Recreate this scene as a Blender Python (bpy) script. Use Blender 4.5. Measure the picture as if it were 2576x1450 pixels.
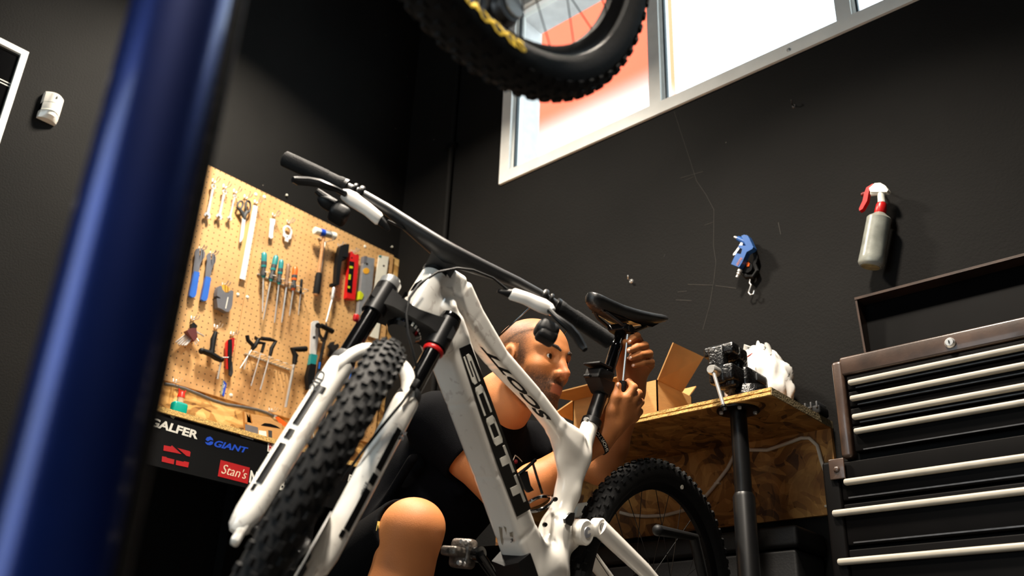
import bpy, math, random
import numpy as np
from mathutils import Vector, Matrix
random.seed(7)
SC = bpy.context.scene
COL = SC.collection
for o in list(bpy.data.objects): bpy.data.objects.remove(o)

# ------------------------------------------------------------------ camera
HC = 0.105                      # lens height above the floor
FPX = 2386.0                    # focal length for a 2576 px wide frame
RW = np.array([[0.74498581, 0.26022274, 0.61423145],
               [0.66599235, -0.3427058, -0.66257598],
               [0.03808335, 0.90268314, -0.42861731]])
CAM = np.array([0.0, 0.0, HC])
cam_d = bpy.data.cameras.new('camera'); cam = bpy.data.objects.new('camera', cam_d); COL.objects.link(cam)
mw = Matrix.Identity(4)
for i in range(3):
    for j in range(3): mw[i][j] = RW[i][j]
    mw[i][3] = CAM[i]
cam.matrix_world = mw
cam_d.sensor_width = 36.0; cam_d.lens = 36.0 * FPX / 2576.0
cam_d.clip_start = 0.02; cam_d.clip_end = 200
cam_d.dof.use_dof = True; cam_d.dof.focus_distance = 2.45; cam_d.dof.aperture_fstop = 3.0
SC.camera = cam

# ------------------------------------------------------------------ world, sun, exposure
SC.view_settings.view_transform = 'Standard'; SC.view_settings.look = 'None'
SC.view_settings.exposure = 0.0; SC.view_settings.gamma = 1.0
SC.view_settings.use_curve_mapping = False
SC.cycles.max_bounces = 8; SC.cycles.use_denoising = True
SC.cycles.sample_clamp_indirect = 6.0
wd = bpy.data.worlds.new('sky'); SC.world = wd; wd.use_nodes = True
bg = wd.node_tree.nodes['Background']; bg.inputs[0].default_value = (0.80, 0.90, 1.0, 1); bg.inputs[1].default_value = 5.0
sun_d = bpy.data.lights.new('sun', 'SUN'); sun = bpy.data.objects.new('sun', sun_d); COL.objects.link(sun)
sun_d.energy = 14.0; sun_d.angle = math.radians(5); sun_d.color = (1, .95, .86)
sun.rotation_euler = Vector((-0.80, 0.05, -0.60)).to_track_quat('-Z', 'Y').to_euler()

# ------------------------------------------------------------------ pixel rays (calibrated camera)
def ray(px, py): return RW @ np.array([px - 1288.0, 725.0 - py, -FPX])
def onx(px, py, x): r = ray(px, py); return Vector(CAM + r * ((x - CAM[0]) / r[0]))
def ony(px, py, y): r = ray(px, py); return Vector(CAM + r * ((y - CAM[1]) / r[1]))
def onz(px, py, z): r = ray(px, py); return Vector(CAM + r * ((z - CAM[2]) / r[2]))
def atd(px, py, d): return Vector(CAM + ray(px, py) * (d / FPX))
XP = -3.20                      # front of the pegboard (left wall, plane x)
YB = 2.65                       # back wall (plane y)
XF = -2.68                      # front of the bench fascia
def wa(px, py, off=0.0): return onx(px, py, XP + off)
def wb(px, py, off=0.0): return ony(px, py, YB - off)
def c1(x, y): return (420 + x / 4.025, 400 + y / 4.025)
def c2(x, y): return (420 + x / 4.025, 760 + y / 4.025)
def c3(x, y): return (340 + x / 4.025, 1000 + y / 4.025)
def c4(x, y): return (680 + x / 4.025, 350 + y / 4.025)
def c5(x, y): return (1100 + x / 4.025, 640 + y / 4.025)
def c6(x, y): return (560 + x / 4.025, 680 + y / 4.025)
def c7(x, y): return (560 + x / 3.536, 1040 + y / 3.536)
def c8(x, y): return (1100 + x / 3.222, 1000 + y / 3.222)
def w3(x, y): return (1600 + x / 3.1525, 400 + y / 3.1525)
def w4(x, y): return (1400 + x / 3.453, 820 + y / 3.453)

# ------------------------------------------------------------------ materials
def lin(c):
    c = c / 255.0
    return c / 12.92 if c <= 0.04045 else ((c + 0.055) / 1.055) ** 2.4
def rgb(t): return (lin(t[0]), lin(t[1]), lin(t[2]), 1.0)
MATS = {}
def mat(name, col, rough=.5, metal=0.0, var=.12, scale=25.0, bump=0.0, bscale=180.0, coat=0.0, emit=0.0, trans=0.0, spec=.5, stretch=None, sss=0.0):
    if name in MATS: return MATS[name]
    m = bpy.data.materials.new(name); m.use_nodes = True; MATS[name] = m
    nt = m.node_tree; b = nt.nodes['Principled BSDF']; L = nt.links.new
    tc = nt.nodes.new('ShaderNodeTexCoord'); mp = nt.nodes.new('ShaderNodeMapping')
    L(tc.outputs['Object'], mp.inputs[0])
    if stretch: mp.inputs['Scale'].default_value = stretch
    n = nt.nodes.new('ShaderNodeTexNoise'); n.inputs['Scale'].default_value = scale; n.inputs['Detail'].default_value = 4
    L(mp.outputs[0], n.inputs[0])
    r = nt.nodes.new('ShaderNodeValToRGB'); c = rgb(col)
    r.color_ramp.elements[0].color = tuple(max(0, x * (1 - var)) for x in c[:3]) + (1,)
    r.color_ramp.elements[1].color = tuple(min(1, x * (1 + var)) for x in c[:3]) + (1,)
    r.color_ramp.elements[0].position = .3; r.color_ramp.elements[1].position = .7
    L(n.outputs[0], r.inputs[0]); L(r.outputs[0], b.inputs['Base Color'])
    b.inputs['Roughness'].default_value = rough; b.inputs['Metallic'].default_value = metal
    b.inputs['Specular IOR Level'].default_value = spec
    if coat: b.inputs['Coat Weight'].default_value = coat; b.inputs['Coat Roughness'].default_value = .08
    if trans: b.inputs['Transmission Weight'].default_value = trans
    if sss: b.inputs['Subsurface Weight'].default_value = sss; b.inputs['Subsurface Radius'].default_value = (.012, .005, .003); b.inputs['Subsurface Scale'].default_value = 1.0
    if emit: b.inputs['Emission Color'].default_value = c; b.inputs['Emission Strength'].default_value = emit
    if bump:
        n2 = nt.nodes.new('ShaderNodeTexNoise'); n2.inputs['Scale'].default_value = bscale; n2.inputs['Detail'].default_value = 3
        L(mp.outputs[0], n2.inputs[0])
        bp = nt.nodes.new('ShaderNodeBump'); bp.inputs['Strength'].default_value = bump; bp.inputs['Distance'].default_value = .004
        L(n2.outputs[0], bp.inputs['Height']); L(bp.outputs[0], b.inputs['Normal'])
    return m
def osb(name, base, dark, light, rot=0.0):
    m = bpy.data.materials.new(name); m.use_nodes = True; MATS[name] = m
    nt = m.node_tree; b = nt.nodes['Principled BSDF']; L = nt.links.new
    tc = nt.nodes.new('ShaderNodeTexCoord'); mp = nt.nodes.new('ShaderNodeMapping'); L(tc.outputs['Object'], mp.inputs[0])
    nz = nt.nodes.new('ShaderNodeTexNoise'); nz.inputs['Scale'].default_value = 4; L(mp.outputs[0], nz.inputs[0])
    mx = nt.nodes.new('ShaderNodeMixRGB'); mx.blend_type = 'ADD'; mx.inputs[0].default_value = .35
    L(mp.outputs[0], mx.inputs[1]); L(nz.outputs['Color'], mx.inputs[2])
    rmp = None; outs = []
    for k, sc in enumerate(((14, 14, 45), (38, 16, 16))):
        mm = nt.nodes.new('ShaderNodeMapping'); mm.inputs['Scale'].default_value = sc; mm.inputs['Rotation'].default_value = (.5 * k, .9 - k, .4 + k)
        L(mx.outputs[0], mm.inputs[0])
        v = nt.nodes.new('ShaderNodeTexVoronoi'); v.inputs['Scale'].default_value = 1.0; L(mm.outputs[0], v.inputs[0]); outs.append(v)
    ma = nt.nodes.new('ShaderNodeMixRGB'); ma.inputs[0].default_value = .5; L(outs[0].outputs['Color'], ma.inputs[1]); L(outs[1].outputs['Color'], ma.inputs[2])
    bw = nt.nodes.new('ShaderNodeRGBToBW'); L(ma.outputs[0], bw.inputs[0])
    r = nt.nodes.new('ShaderNodeValToRGB'); L(bw.outputs[0], r.inputs[0])
    e = r.color_ramp.elements; e[0].position = .2; e[0].color = rgb(dark); e[1].position = .8; e[1].color = rgb(light)
    k = e.new(.45); k.color = rgb(base)
    n3 = nt.nodes.new('ShaderNodeTexNoise'); n3.inputs['Scale'].default_value = 9; n3.inputs['Detail'].default_value = 6; L(tc.outputs['Object'], n3.inputs[0])
    r3 = nt.nodes.new('ShaderNodeValToRGB'); r3.color_ramp.elements[0].position = .36; r3.color_ramp.elements[0].color = (.25, .17, .1, 1); r3.color_ramp.elements[1].position = .5; r3.color_ramp.elements[1].color = (1, 1, 1, 1)
    L(n3.outputs[0], r3.inputs[0])
    mu = nt.nodes.new('ShaderNodeMixRGB'); mu.blend_type = 'MULTIPLY'; mu.inputs[0].default_value = .5; L(r.outputs[0], mu.inputs[1]); L(r3.outputs[0], mu.inputs[2])
    L(mu.outputs[0], b.inputs['Base Color']); b.inputs['Roughness'].default_value = .65
    bp = nt.nodes.new('ShaderNodeBump'); bp.inputs['Strength'].default_value = .4; bp.inputs['Distance'].default_value = .002; L(bw.outputs[0], bp.inputs['Height']); L(bp.outputs[0], b.inputs['Normal'])
    return m

# ------------------------------------------------------------------ mesh building
def V(*a): return Vector(a)
class MB:
    def __init__(s): s.v = []; s.f = []
    def add(s, vs, fs):
        o = len(s.v); s.v += [Vector(v) for v in vs]; s.f += [tuple(i + o for i in f) for f in fs]; return s
    def hexa(s, p):
        return s.add(p, [(0, 3, 2, 1), (4, 5, 6, 7), (0, 1, 5, 4), (1, 2, 6, 5), (2, 3, 7, 6), (3, 0, 4, 7)])
    def box(s, c, d, M=None):
        M = M or Matrix.Identity(3); c = Vector(c); h = [x / 2 for x in d]
        return s.hexa([c + M @ V(x * h[0], y * h[1], z * h[2]) for z in (-1, 1) for x, y in ((-1, -1), (1, -1), (1, 1), (-1, 1))])
    def span(s, a, b):
        a, b = Vector(a), Vector(b); return s.box((a + b) / 2, [abs(x) for x in (b - a)])
    def rbox(s, c, d, r=.01, M=None, seg=3):
        # box with its 12 edges rounded: stacked rounded rectangles
        M = M or Matrix.Identity(3); c = Vector(c); hx, hy, hz = [x / 2 for x in d]; r = min(r, hx * .99, hy * .99, hz * .99)
        rings = []
        def ring(ins, z):
            out = []; rr = max(r - ins, 0.0005)
            for qx, qy, a0 in ((1, 1, 0), (-1, 1, 90), (-1, -1, 180), (1, -1, 270)):
                for k in range(seg + 1):
                    a = math.radians(a0 + 90 * k / seg)
                    out.append(c + M @ V(qx * (hx - r) + rr * math.cos(a), qy * (hy - r) + rr * math.sin(a), z))
            return out
        for k in range(seg + 1):
            a = math.pi / 2 * (1 - k / seg); rings.append(ring(r - r * math.cos(a), -hz + r - r * math.sin(a)))
        for k in range(seg + 1):
            a = math.pi / 2 * k / seg; rings.append(ring(r - r * math.cos(a), hz - r + r * math.sin(a)))
        return s.loft(rings)
    def loft(s, rings, caps=True, loop=False):
        n = len(rings[0]); o = len(s.v)
        for r in rings: s.v += [Vector(p) for p in r]
        m = len(rings)
        for i in range(m if loop else m - 1):
            j = (i + 1) % m
            for k in range(n):
                l = (k + 1) % n; s.f.append((o + i * n + k, o + i * n + l, o + j * n + l, o + j * n + k))
        if caps and not loop:
            s.f.append(tuple(o + k for k in reversed(range(n)))); s.f.append(tuple(o + (m - 1) * n + k for k in range(n)))
        return s
    def tube(s, path, r, seg=10, up=None, flat=1.0, closed=False):
        P = [Vector(p) for p in path]; n = len(P); R = r if isinstance(r, (list, tuple)) else [r] * n
        rings = []; prev = None
        for i in range(n):
            a = P[(i - 1) % n] if (closed or i > 0) else P[0]; b = P[(i + 1) % n] if (closed or i < n - 1) else P[-1]
            t = (b - a).normalized()
            if prev is None:
                u = Vector(up) if up else (V(0, 0, 1) if abs(t.z) < .9 else V(1, 0, 0))
            else: u = prev
            u = (u - t * u.dot(t)).normalized(); prev = u; w = t.cross(u)
            rings.append([P[i] + R[i] * (math.cos(2 * math.pi * k / seg) * u * flat + math.sin(2 * math.pi * k / seg) * w) for k in range(seg)])
        return s.loft(rings, caps=not closed, loop=closed)
    def lathe(s, p0, p1, prof, seg=20):
        # prof: list of (t 0..1 along p0->p1, radius)
        p0, p1 = Vector(p0), Vector(p1); t = (p1 - p0); tn = t.normalized(); u = tn.orthogonal().normalized(); w = tn.cross(u)
        return s.loft([[p0 + t * a + max(r, 1e-5) * (math.cos(2 * math.pi * k / seg) * u + math.sin(2 * math.pi * k / seg) * w) for k in range(seg)] for a, r in prof])
    def prism(s, pts, vec):
        n = len(pts); vec = Vector(vec); P = [Vector(p) for p in pts]; o = len(s.v); s.v += P + [p + vec for p in P]
        s.f.append(tuple(o + k for k in reversed(range(n)))); s.f.append(tuple(o + n + k for k in range(n)))
        for k in range(n): l = (k + 1) % n; s.f.append((o + k, o + l, o + n + l, o + n + k))
        return s
    def ball(s, c, r, M=None, nu=16, nv=10):
        M = M or Matrix.Identity(3); c = Vector(c); r = r if isinstance(r, (tuple, list)) else (r, r, r)
        rings = []
        for i in range(nv + 1):
            a = math.pi * i / nv; z = -math.cos(a); q = max(math.sin(a), 1e-4)
            rings.append([c + M @ V(r[0] * q * math.cos(2 * math.pi * k / nu), r[1] * q * math.sin(2 * math.pi * k / nu), r[2] * z) for k in range(nu)])
        return s.loft(rings)
    def torus(s, c, nrm, R, r, seg=48, rs=12, a0=0, a1=2 * math.pi, ref=None):
        nrm = Vector(nrm).normalized(); u = Vector(ref) if ref else nrm.orthogonal(); u = (u - nrm * u.dot(nrm)).normalized(); w = nrm.cross(u); c = Vector(c)
        full = abs(a1 - a0 - 2 * math.pi) < 1e-6; rings = []
        rr = r if isinstance(r, (tuple, list)) else (r, r)
        for i in range(seg if full else seg + 1):
            a = a0 + (a1 - a0) * i / seg; d = math.cos(a) * u + math.sin(a) * w
            rings.append([c + d * (R + rr[0] * math.cos(2 * math.pi * k / rs)) + nrm * rr[1] * math.sin(2 * math.pi * k / rs) for k in range(rs)])
        return s.loft(rings, caps=not full, loop=full)
WM = {}
def cen(mb):
    xs = [v.x for v in mb.v]; ys = [v.y for v in mb.v]; zs = [v.z for v in mb.v]
    return V((min(xs) + max(xs)) / 2, (min(ys) + max(ys)) / 2, min(zs))
def obj(name, mb, m, parent=None, smooth=35, label=None):
    if parent is None: W = Matrix.Translation(cen(mb))
    else: W = WM[parent.name]
    Wi = W.inverted(); me = bpy.data.meshes.new(name)
    me.from_pydata([tuple(Wi @ v) for v in mb.v], [], mb.f); me.validate(); me.update()
    import bmesh
    bm = bmesh.new(); bm.from_mesh(me); bmesh.ops.recalc_face_normals(bm, faces=bm.faces); bm.to_mesh(me); bm.free()
    if smooth:
        me.shade_smooth(); me.set_sharp_from_angle(angle=math.radians(smooth))
    me.materials.append(m)
    o = bpy.data.objects.new(name, me); COL.objects.link(o)
    if parent is None: o.matrix_world = W
    else: o.parent = parent
    WM[o.name] = W
    if label: o['label'] = label
    return o
def tag(o, label, cat=None, group=None, kind=None):
    if label: o['label'] = label
    if cat: o['category'] = cat
    if group: o['group'] = group
    if kind: o['kind'] = kind
    return o
def thing(name, label, cat, loc, group=None, W=None):
    o = bpy.data.objects.new(name, None); COL.objects.link(o); o.empty_display_size = .05
    W = W or Matrix.Translation(Vector(loc)); o.matrix_world = W; WM[o.name] = W
    return tag(o, label, cat, group)
def struct(name, mb, m, smooth=0):
    o = obj(name, mb, m, None, smooth); o['kind'] = 'structure'; return o
# writing: font outlines laid onto a quad (bl, br, tr, tl)
def text_mb(s, quad, thick=.0008, bold=.0, shear=0.0, out=None):
    cu = bpy.data.curves.new('lettering', 'FONT'); cu.body = s; cu.extrude = .5; cu.offset = bold; cu.shear = shear; cu.resolution_u = 3
    to = bpy.data.objects.new('lettering', cu); COL.objects.link(to)
    dg = bpy.context.evaluated_depsgraph_get(); me = bpy.data.meshes.new_from_object(to.evaluated_get(dg))
    vs = [v.co.copy() for v in me.vertices]; fs = [tuple(p.vertices) for p in me.polygons]
    bpy.data.objects.remove(to); bpy.data.curves.remove(cu); bpy.data.meshes.remove(me)
    x0 = min(v.x for v in vs); x1 = max(v.x for v in vs); y0 = min(v.y for v in vs); y1 = max(v.y for v in vs)
    q = [Vector(p) for p in quad]; n = (q[1] - q[0]).cross(q[3] - q[0]).normalized()
    if out is not None and n.dot(Vector(out)) < 0: n = -n
    mb = MB(); P = []
    for v in vs:
        a = (v.x - x0) / (x1 - x0); b = (v.y - y0) / (y1 - y0); h = (v.z + .5) * thick
        P.append(q[0] * (1 - a) * (1 - b) + q[1] * a * (1 - b) + q[2] * a * b + q[3] * (1 - a) * b + n * h)
    mb.add(P, fs); return mb
def quadmap(quad):
    q = [Vector(p) for p in quad]; n = (q[1] - q[0]).cross(q[3] - q[0]).normalized()
    return (lambda a, b: q[0] * (1 - a) * (1 - b) + q[1] * a * (1 - b) + q[2] * a * b + q[3] * (1 - a) * b), n

# ------------------------------------------------------------------ signed distance bodies -> one smooth surface
class SDF:
    def __init__(s, lo, hi, h):
        s.lo = np.array(lo, float); s.h = h; s.n = np.ceil((np.array(hi) - s.lo) / h).astype(int) + 1
        s.d = np.full(s.n, .08, np.float32)
    def sub(s, lo, hi, pad):
        a = np.clip(np.floor((np.array(lo) - pad - s.lo) / s.h).astype(int), 0, s.n - 1); b = np.clip(np.ceil((np.array(hi) + pad - s.lo) / s.h).astype(int) + 1, 1, s.n)
        sl = tuple(slice(i, j) for i, j in zip(a, b))
        g = [s.lo[i] + s.h * np.arange(a[i], b[i]) for i in range(3)]
        return sl, np.meshgrid(*g, indexing='ij', sparse=True)
    def put(s, sl, e, k, neg=False):
        a = s.d[sl]; e = e.astype(np.float32)
        if neg:
            e = -e; h = np.maximum(k - np.abs(a - e), 0) / k; s.d[sl] = np.maximum(a, e) + h * h * k * .25
        else:
            h = np.maximum(k - np.abs(a - e), 0) / k; s.d[sl] = np.minimum(a, e) - h * h * k * .25
    def cap(s, a, b, r1, r2=None, k=.02, neg=False, sq=None):
        r2 = r1 if r2 is None else r2; a, b = np.array(a, float), np.array(b, float); r = max(r1, r2)
        sl, (X, Y, Z) = s.sub(np.minimum(a, b) - r, np.maximum(a, b) + r, max(k, .012))
        t = b - a; L = max(t @ t, 1e-12)
        u = np.clip(((X - a[0]) * t[0] + (Y - a[1]) * t[1] + (Z - a[2]) * t[2]) / L, 0, 1)
        dx, dy, dz = X - a[0] - u * t[0], Y - a[1] - u * t[1], Z - a[2] - u * t[2]
        if sq is not None: dx, dy, dz = dx * sq[0], dy * sq[1], dz * sq[2]
        s.put(sl, np.sqrt(dx * dx + dy * dy + dz * dz) - (r1 + (r2 - r1) * u), k, neg); return s
    def chain(s, pts, rs, k=.02, sq=None):
        for i in range(len(pts) - 1): s.cap(pts[i], pts[i + 1], rs[i], rs[i + 1], k if i == 0 else min(k, .02), sq=sq)
        return s
    def ell(s, c, r, M=None, k=.02, neg=False):
        c = np.array(c, float); r = np.array(r, float); m = r.max()
        sl, (X, Y, Z) = s.sub(c - m, c + m, max(k, .012))
        M = np.eye(3) if M is None else np.array(M)  # columns = local axes
        x, y, z = X - c[0], Y - c[1], Z - c[2]
        q = [(x * M[0, i] + y * M[1, i] + z * M[2, i]) for i in range(3)]
        k0 = np.sqrt(sum((q[i] / r[i]) ** 2 for i in range(3))); k1 = np.sqrt(sum((q[i] / r[i] ** 2) ** 2 for i in range(3))) + 1e-9
        s.put(sl, k0 * (k0 - 1) / k1, k, neg); return s
    def plane(s, p, nrm):            # keep the side the normal points away from
        nrm = np.array(nrm, float); nrm /= np.linalg.norm(nrm); sl, (X, Y, Z) = s.sub(s.lo, s.lo + s.h * s.n, 0)
        s.d = np.maximum(s.d, ((X - p[0]) * nrm[0] + (Y - p[1]) * nrm[1] + (Z - p[2]) * nrm[2]).astype(np.float32)); return s
    def mesh(s, relax=2):
        d = s.d; d[0] = d[-1] = .05; d[:, 0] = d[:, -1] = .05; d[:, :, 0] = d[:, :, -1] = .05
        ins = d < 0
        c = ins[:-1, :-1, :-1].astype(np.int8)
        for i, j, k in ((1, 0, 0), (0, 1, 0), (0, 0, 1), (1, 1, 0), (1, 0, 1), (0, 1, 1), (1, 1, 1)):
            c = c + ins[i:ins.shape[0] - 1 + i, j:ins.shape[1] - 1 + j, k:ins.shape[2] - 1 + k]
        cells = np.argwhere((c > 0) & (c < 8)); idx = np.full(c.shape, -1, np.int32); idx[tuple(cells.T)] = np.arange(len(cells))
        acc = np.zeros((len(cells), 3)); cnt = np.zeros(len(cells))
        cor = [(i, j, k) for i in (0, 1) for j in (0, 1) for k in (0, 1)]
        val = {q: d[cells[:, 0] + q[0], cells[:, 1] + q[1], cells[:, 2] + q[2]] for q in cor}
        for a in cor:
            for ax in range(3):
                if a[ax]: continue
                b = list(a); b[ax] = 1; b = tuple(b); va, vb = val[a], val[b]; m = (va < 0) != (vb < 0)
                t = va[m] / (va[m] - vb[m]); p = np.tile(np.array(a, float), (m.sum(), 1)); p[:, ax] += t
                acc[m] += p; cnt[m] += 1
        P = s.lo + s.h * (cells + acc / cnt[:, None])
        F = []
        for ax in range(3):
            n = list(ins.shape); sl0 = [slice(None)] * 3; sl1 = [slice(None)] * 3; sl0[ax] = slice(0, -1); sl1[ax] = slice(1, None)
            e = np.argwhere(ins[tuple(sl0)] != ins[tuple(sl1)]); b1, b2 = [i for i in range(3) if i != ax]
            if not len(e): continue
            fl = ins[tuple(e.T)]
            def cell(o1, o2):
                q = e.copy(); q[:, b1] -= o1; q[:, b2] -= o2; return idx[tuple(q.T)]
            q = np.stack([cell(1, 1), cell(0, 1), cell(0, 0), cell(1, 0)], 1)
            flip = fl if ax != 1 else ~fl
            q[~flip] = q[~flip][:, ::-1]; F.append(q)
        F = np.concatenate(F)
        E = np.concatenate([F[:, [i, (i + 1) % 4]] for i in range(4)])
        for _ in range(relax):
            S = np.zeros_like(P); N = np.zeros(len(P))
            np.add.at(S, E[:, 0], P[E[:, 1]]); np.add.at(S, E[:, 1], P[E[:, 0]]); np.add.at(N, E[:, 0], 1); np.add.at(N, E[:, 1], 1)
            P = P * .5 + .5 * S / N[:, None]
        return P, F
def nobj(name, P, F, m, parent=None, W=None, colors=None):
    # numpy mesh in world coordinates
    if W is None: W = WM[parent.name] if parent else Matrix.Translation(Vector(P.mean(0)))
    Wi = np.array(W.inverted()); Q = P @ Wi[:3, :3].T + Wi[:3, 3]
    me = bpy.data.meshes.new(name); me.vertices.add(len(Q)); me.vertices.foreach_set('co', Q.astype(np.float32).ravel())
    me.loops.add(F.size); me.loops.foreach_set('vertex_index', F.astype(np.int32).ravel())
    me.polygons.add(len(F)); me.polygons.foreach_set('loop_start', np.arange(len(F), dtype=np.int32) * 4)
    me.update(calc_edges=True); me.validate(); me.shade_smooth()
    if colors is not None:
        at = me.color_attributes.new('tone', 'FLOAT_COLOR', 'POINT'); at.data.foreach_set('color', np.concatenate([colors, np.ones((len(colors), 1))], 1).astype(np.float32).ravel())
    me.materials.append(m); o = bpy.data.objects.new(name, me); COL.objects.link(o)
    if parent: o.parent = parent
    else: o.matrix_world = W
    WM[o.name] = W
    return o

# ================================================================== materials in use
def wallpaint():
    m = mat('black_wall_paint', (19, 18, 17), rough=.75, var=.25, scale=2.2, bump=.25, bscale=140, spec=.12)
    nt = m.node_tree; b = nt.nodes['Principled BSDF']; L = nt.links.new
    src = b.inputs['Base Color'].links[0].from_socket
    tc = nt.nodes.new('ShaderNodeTexCoord')
    v = nt.nodes.new('ShaderNodeTexVoronoi'); v.inputs['Scale'].default_value = 11; L(tc.outputs['Object'], v.inputs[0])
    lt = nt.nodes.new('ShaderNodeMath'); lt.operation = 'LESS_THAN'; lt.inputs[1].default_value = .03; L(v.outputs['Distance'], lt.inputs[0])
    n = nt.nodes.new('ShaderNodeTexNoise'); n.inputs['Scale'].default_value = 2.6; L(tc.outputs['Object'], n.inputs[0])
    gt = nt.nodes.new('ShaderNodeMath'); gt.operation = 'GREATER_THAN'; gt.inputs[1].default_value = .56; L(n.outputs[0], gt.inputs[0])
    mu = nt.nodes.new('ShaderNodeMath'); mu.operation = 'MULTIPLY'; L(lt.outputs[0], mu.inputs[0]); L(gt.outputs[0], mu.inputs[1])
    mp = nt.nodes.new('ShaderNodeMapping'); mp.inputs['Scale'].default_value = (1.2, 1.2, 9); mp.inputs['Rotation'].default_value = (0, .35, .2); L(tc.outputs['Object'], mp.inputs[0])
    n2 = nt.nodes.new('ShaderNodeTexNoise'); n2.inputs['Scale'].default_value = 5; n2.inputs['Detail'].default_value = 9; n2.inputs['Roughness'].default_value = .8; L(mp.outputs[0], n2.inputs[0])
    r2 = nt.nodes.new('ShaderNodeValToRGB'); r2.color_ramp.elements[0].position = .66; r2.color_ramp.elements[1].position = .8; L(n2.outputs[0], r2.inputs[0])
    s2 = nt.nodes.new('ShaderNodeMath'); s2.operation = 'MULTIPLY'; s2.inputs[1].default_value = .22; L(r2.outputs[0], s2.inputs[0])
    mx = nt.nodes.new('ShaderNodeMixRGB'); L(s2.outputs[0], mx.inputs[0]); L(src, mx.inputs[1]); mx.inputs[2].default_value = rgb((62, 58, 52))
    mx2 = nt.nodes.new('ShaderNodeMixRGB'); L(mu.outputs[0], mx2.inputs[0]); L(mx.outputs[0], mx2.inputs[1]); mx2.inputs[2].default_value = rgb((112, 106, 98))
    L(mx2.outputs[0], b.inputs['Base Color']); return m
M_wall = wallpaint()
M_floor = mat('grey_concrete_floor', (48, 45, 42), rough=.75, var=.25, scale=4, bump=.2)
M_ceil = mat('dark_ceiling_paint', (24, 23, 22), rough=.8, var=.15, scale=3)
M_frame = mat('white_window_aluminium', (242, 240, 234), rough=.35, var=.06, scale=12)
M_osb = osb('chipboard_pale', (205, 158, 88), (120, 80, 36), (235, 196, 128))
M_osbd = osb('chipboard_brown', (164, 110, 48), (90, 54, 18), (206, 152, 80))
M_osbedge = mat('chipboard_cut_edge', (205, 165, 95), rough=.85, var=.45, scale=160, bump=.6, bscale=260)
M_white = mat('white_gloss_paint', (238, 232, 222), rough=.22, var=.02, scale=6, coat=.6)
M_blackm = mat('black_satin_metal', (10, 10, 11), rough=.38, var=.2, scale=40, spec=.35)
M_blackp = mat('black_plastic', (10, 10, 11), rough=.55, var=.25, scale=60, bump=.1, spec=.25)
M_blackg = mat('black_gloss', (6, 6, 7), rough=.12, var=.2, scale=20, coat=.5)
M_rubber = mat('black_rubber', (12, 12, 13), rough=.75, var=.35, scale=50, bump=.25, bscale=320, spec=.25)
M_chrome = mat('polished_steel', (222, 221, 219), rough=.28, metal=.7, var=.08, scale=30)
M_steel = mat('brushed_steel', (205, 204, 201), rough=.38, metal=.7, var=.15, scale=60, stretch=(1, 1, 8))
M_dsteel = mat('dark_tool_steel', (78, 76, 76), rough=.4, metal=.8, var=.25, scale=50)
M_wsteel = mat('pale_satin_steel', (228, 228, 226), rough=.45, metal=.35, var=.06, scale=40)
M_teal = mat('teal_plastic', (30, 128, 130), rough=.4, var=.1)
M_dkgrip = mat('dark_grey_grip', (52, 54, 56), rough=.6, var=.15)
M_blue = mat('blue_vinyl', (35, 95, 190), rough=.35, var=.08)
M_orange = mat('orange_plastic', (226, 98, 26), rough=.4, var=.08)
M_red = mat('red_plastic', (196, 26, 26), rough=.35, var=.1)
M_wood = mat('worn_beech', (178, 128, 82), rough=.55, var=.25, scale=14, stretch=(1, 1, 9))
M_woodd = mat('brown_wood_handle', (128, 96, 70), rough=.5, var=.2, scale=20)
M_yellow = mat('amber_plastic', (216, 158, 44), rough=.4)
M_lime = mat('lime_vial_liquid', (190, 200, 40), rough=.15, var=.05)
M_grey = mat('grey_plastic', (98, 98, 104), rough=.5, var=.1)
M_alu = mat('silver_aluminium', (196, 200, 206), rough=.38, metal=.7, var=.08, scale=40)
M_ivory = mat('ivory_enamel', (232, 230, 216), rough=.4, var=.05)
M_card = mat('brown_cardboard', (188, 142, 84), rough=.85, var=.08, scale=18, bump=.15, bscale=90, stretch=(1, 1, 4))
M_cardin = mat('brown_cardboard_liner', (160, 116, 64), rough=.9, var=.1, scale=14)
M_print_white = mat('white_print', (232, 228, 216), rough=.5, var=.12, scale=50)
M_print_red = mat('red_print', (170, 10, 16), rough=.5, var=.08)
M_print_blue = mat('blue_print', (14, 70, 190), rough=.5, var=.08)
M_print_black = mat('black_print', (8, 8, 9), rough=.3, var=.1)
M_hose = mat('grey_rubber_hose', (84, 84, 84), rough=.5, var=.15)
M_cable = mat('white_cable', (226, 212, 190), rough=.5, var=.1)

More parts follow.
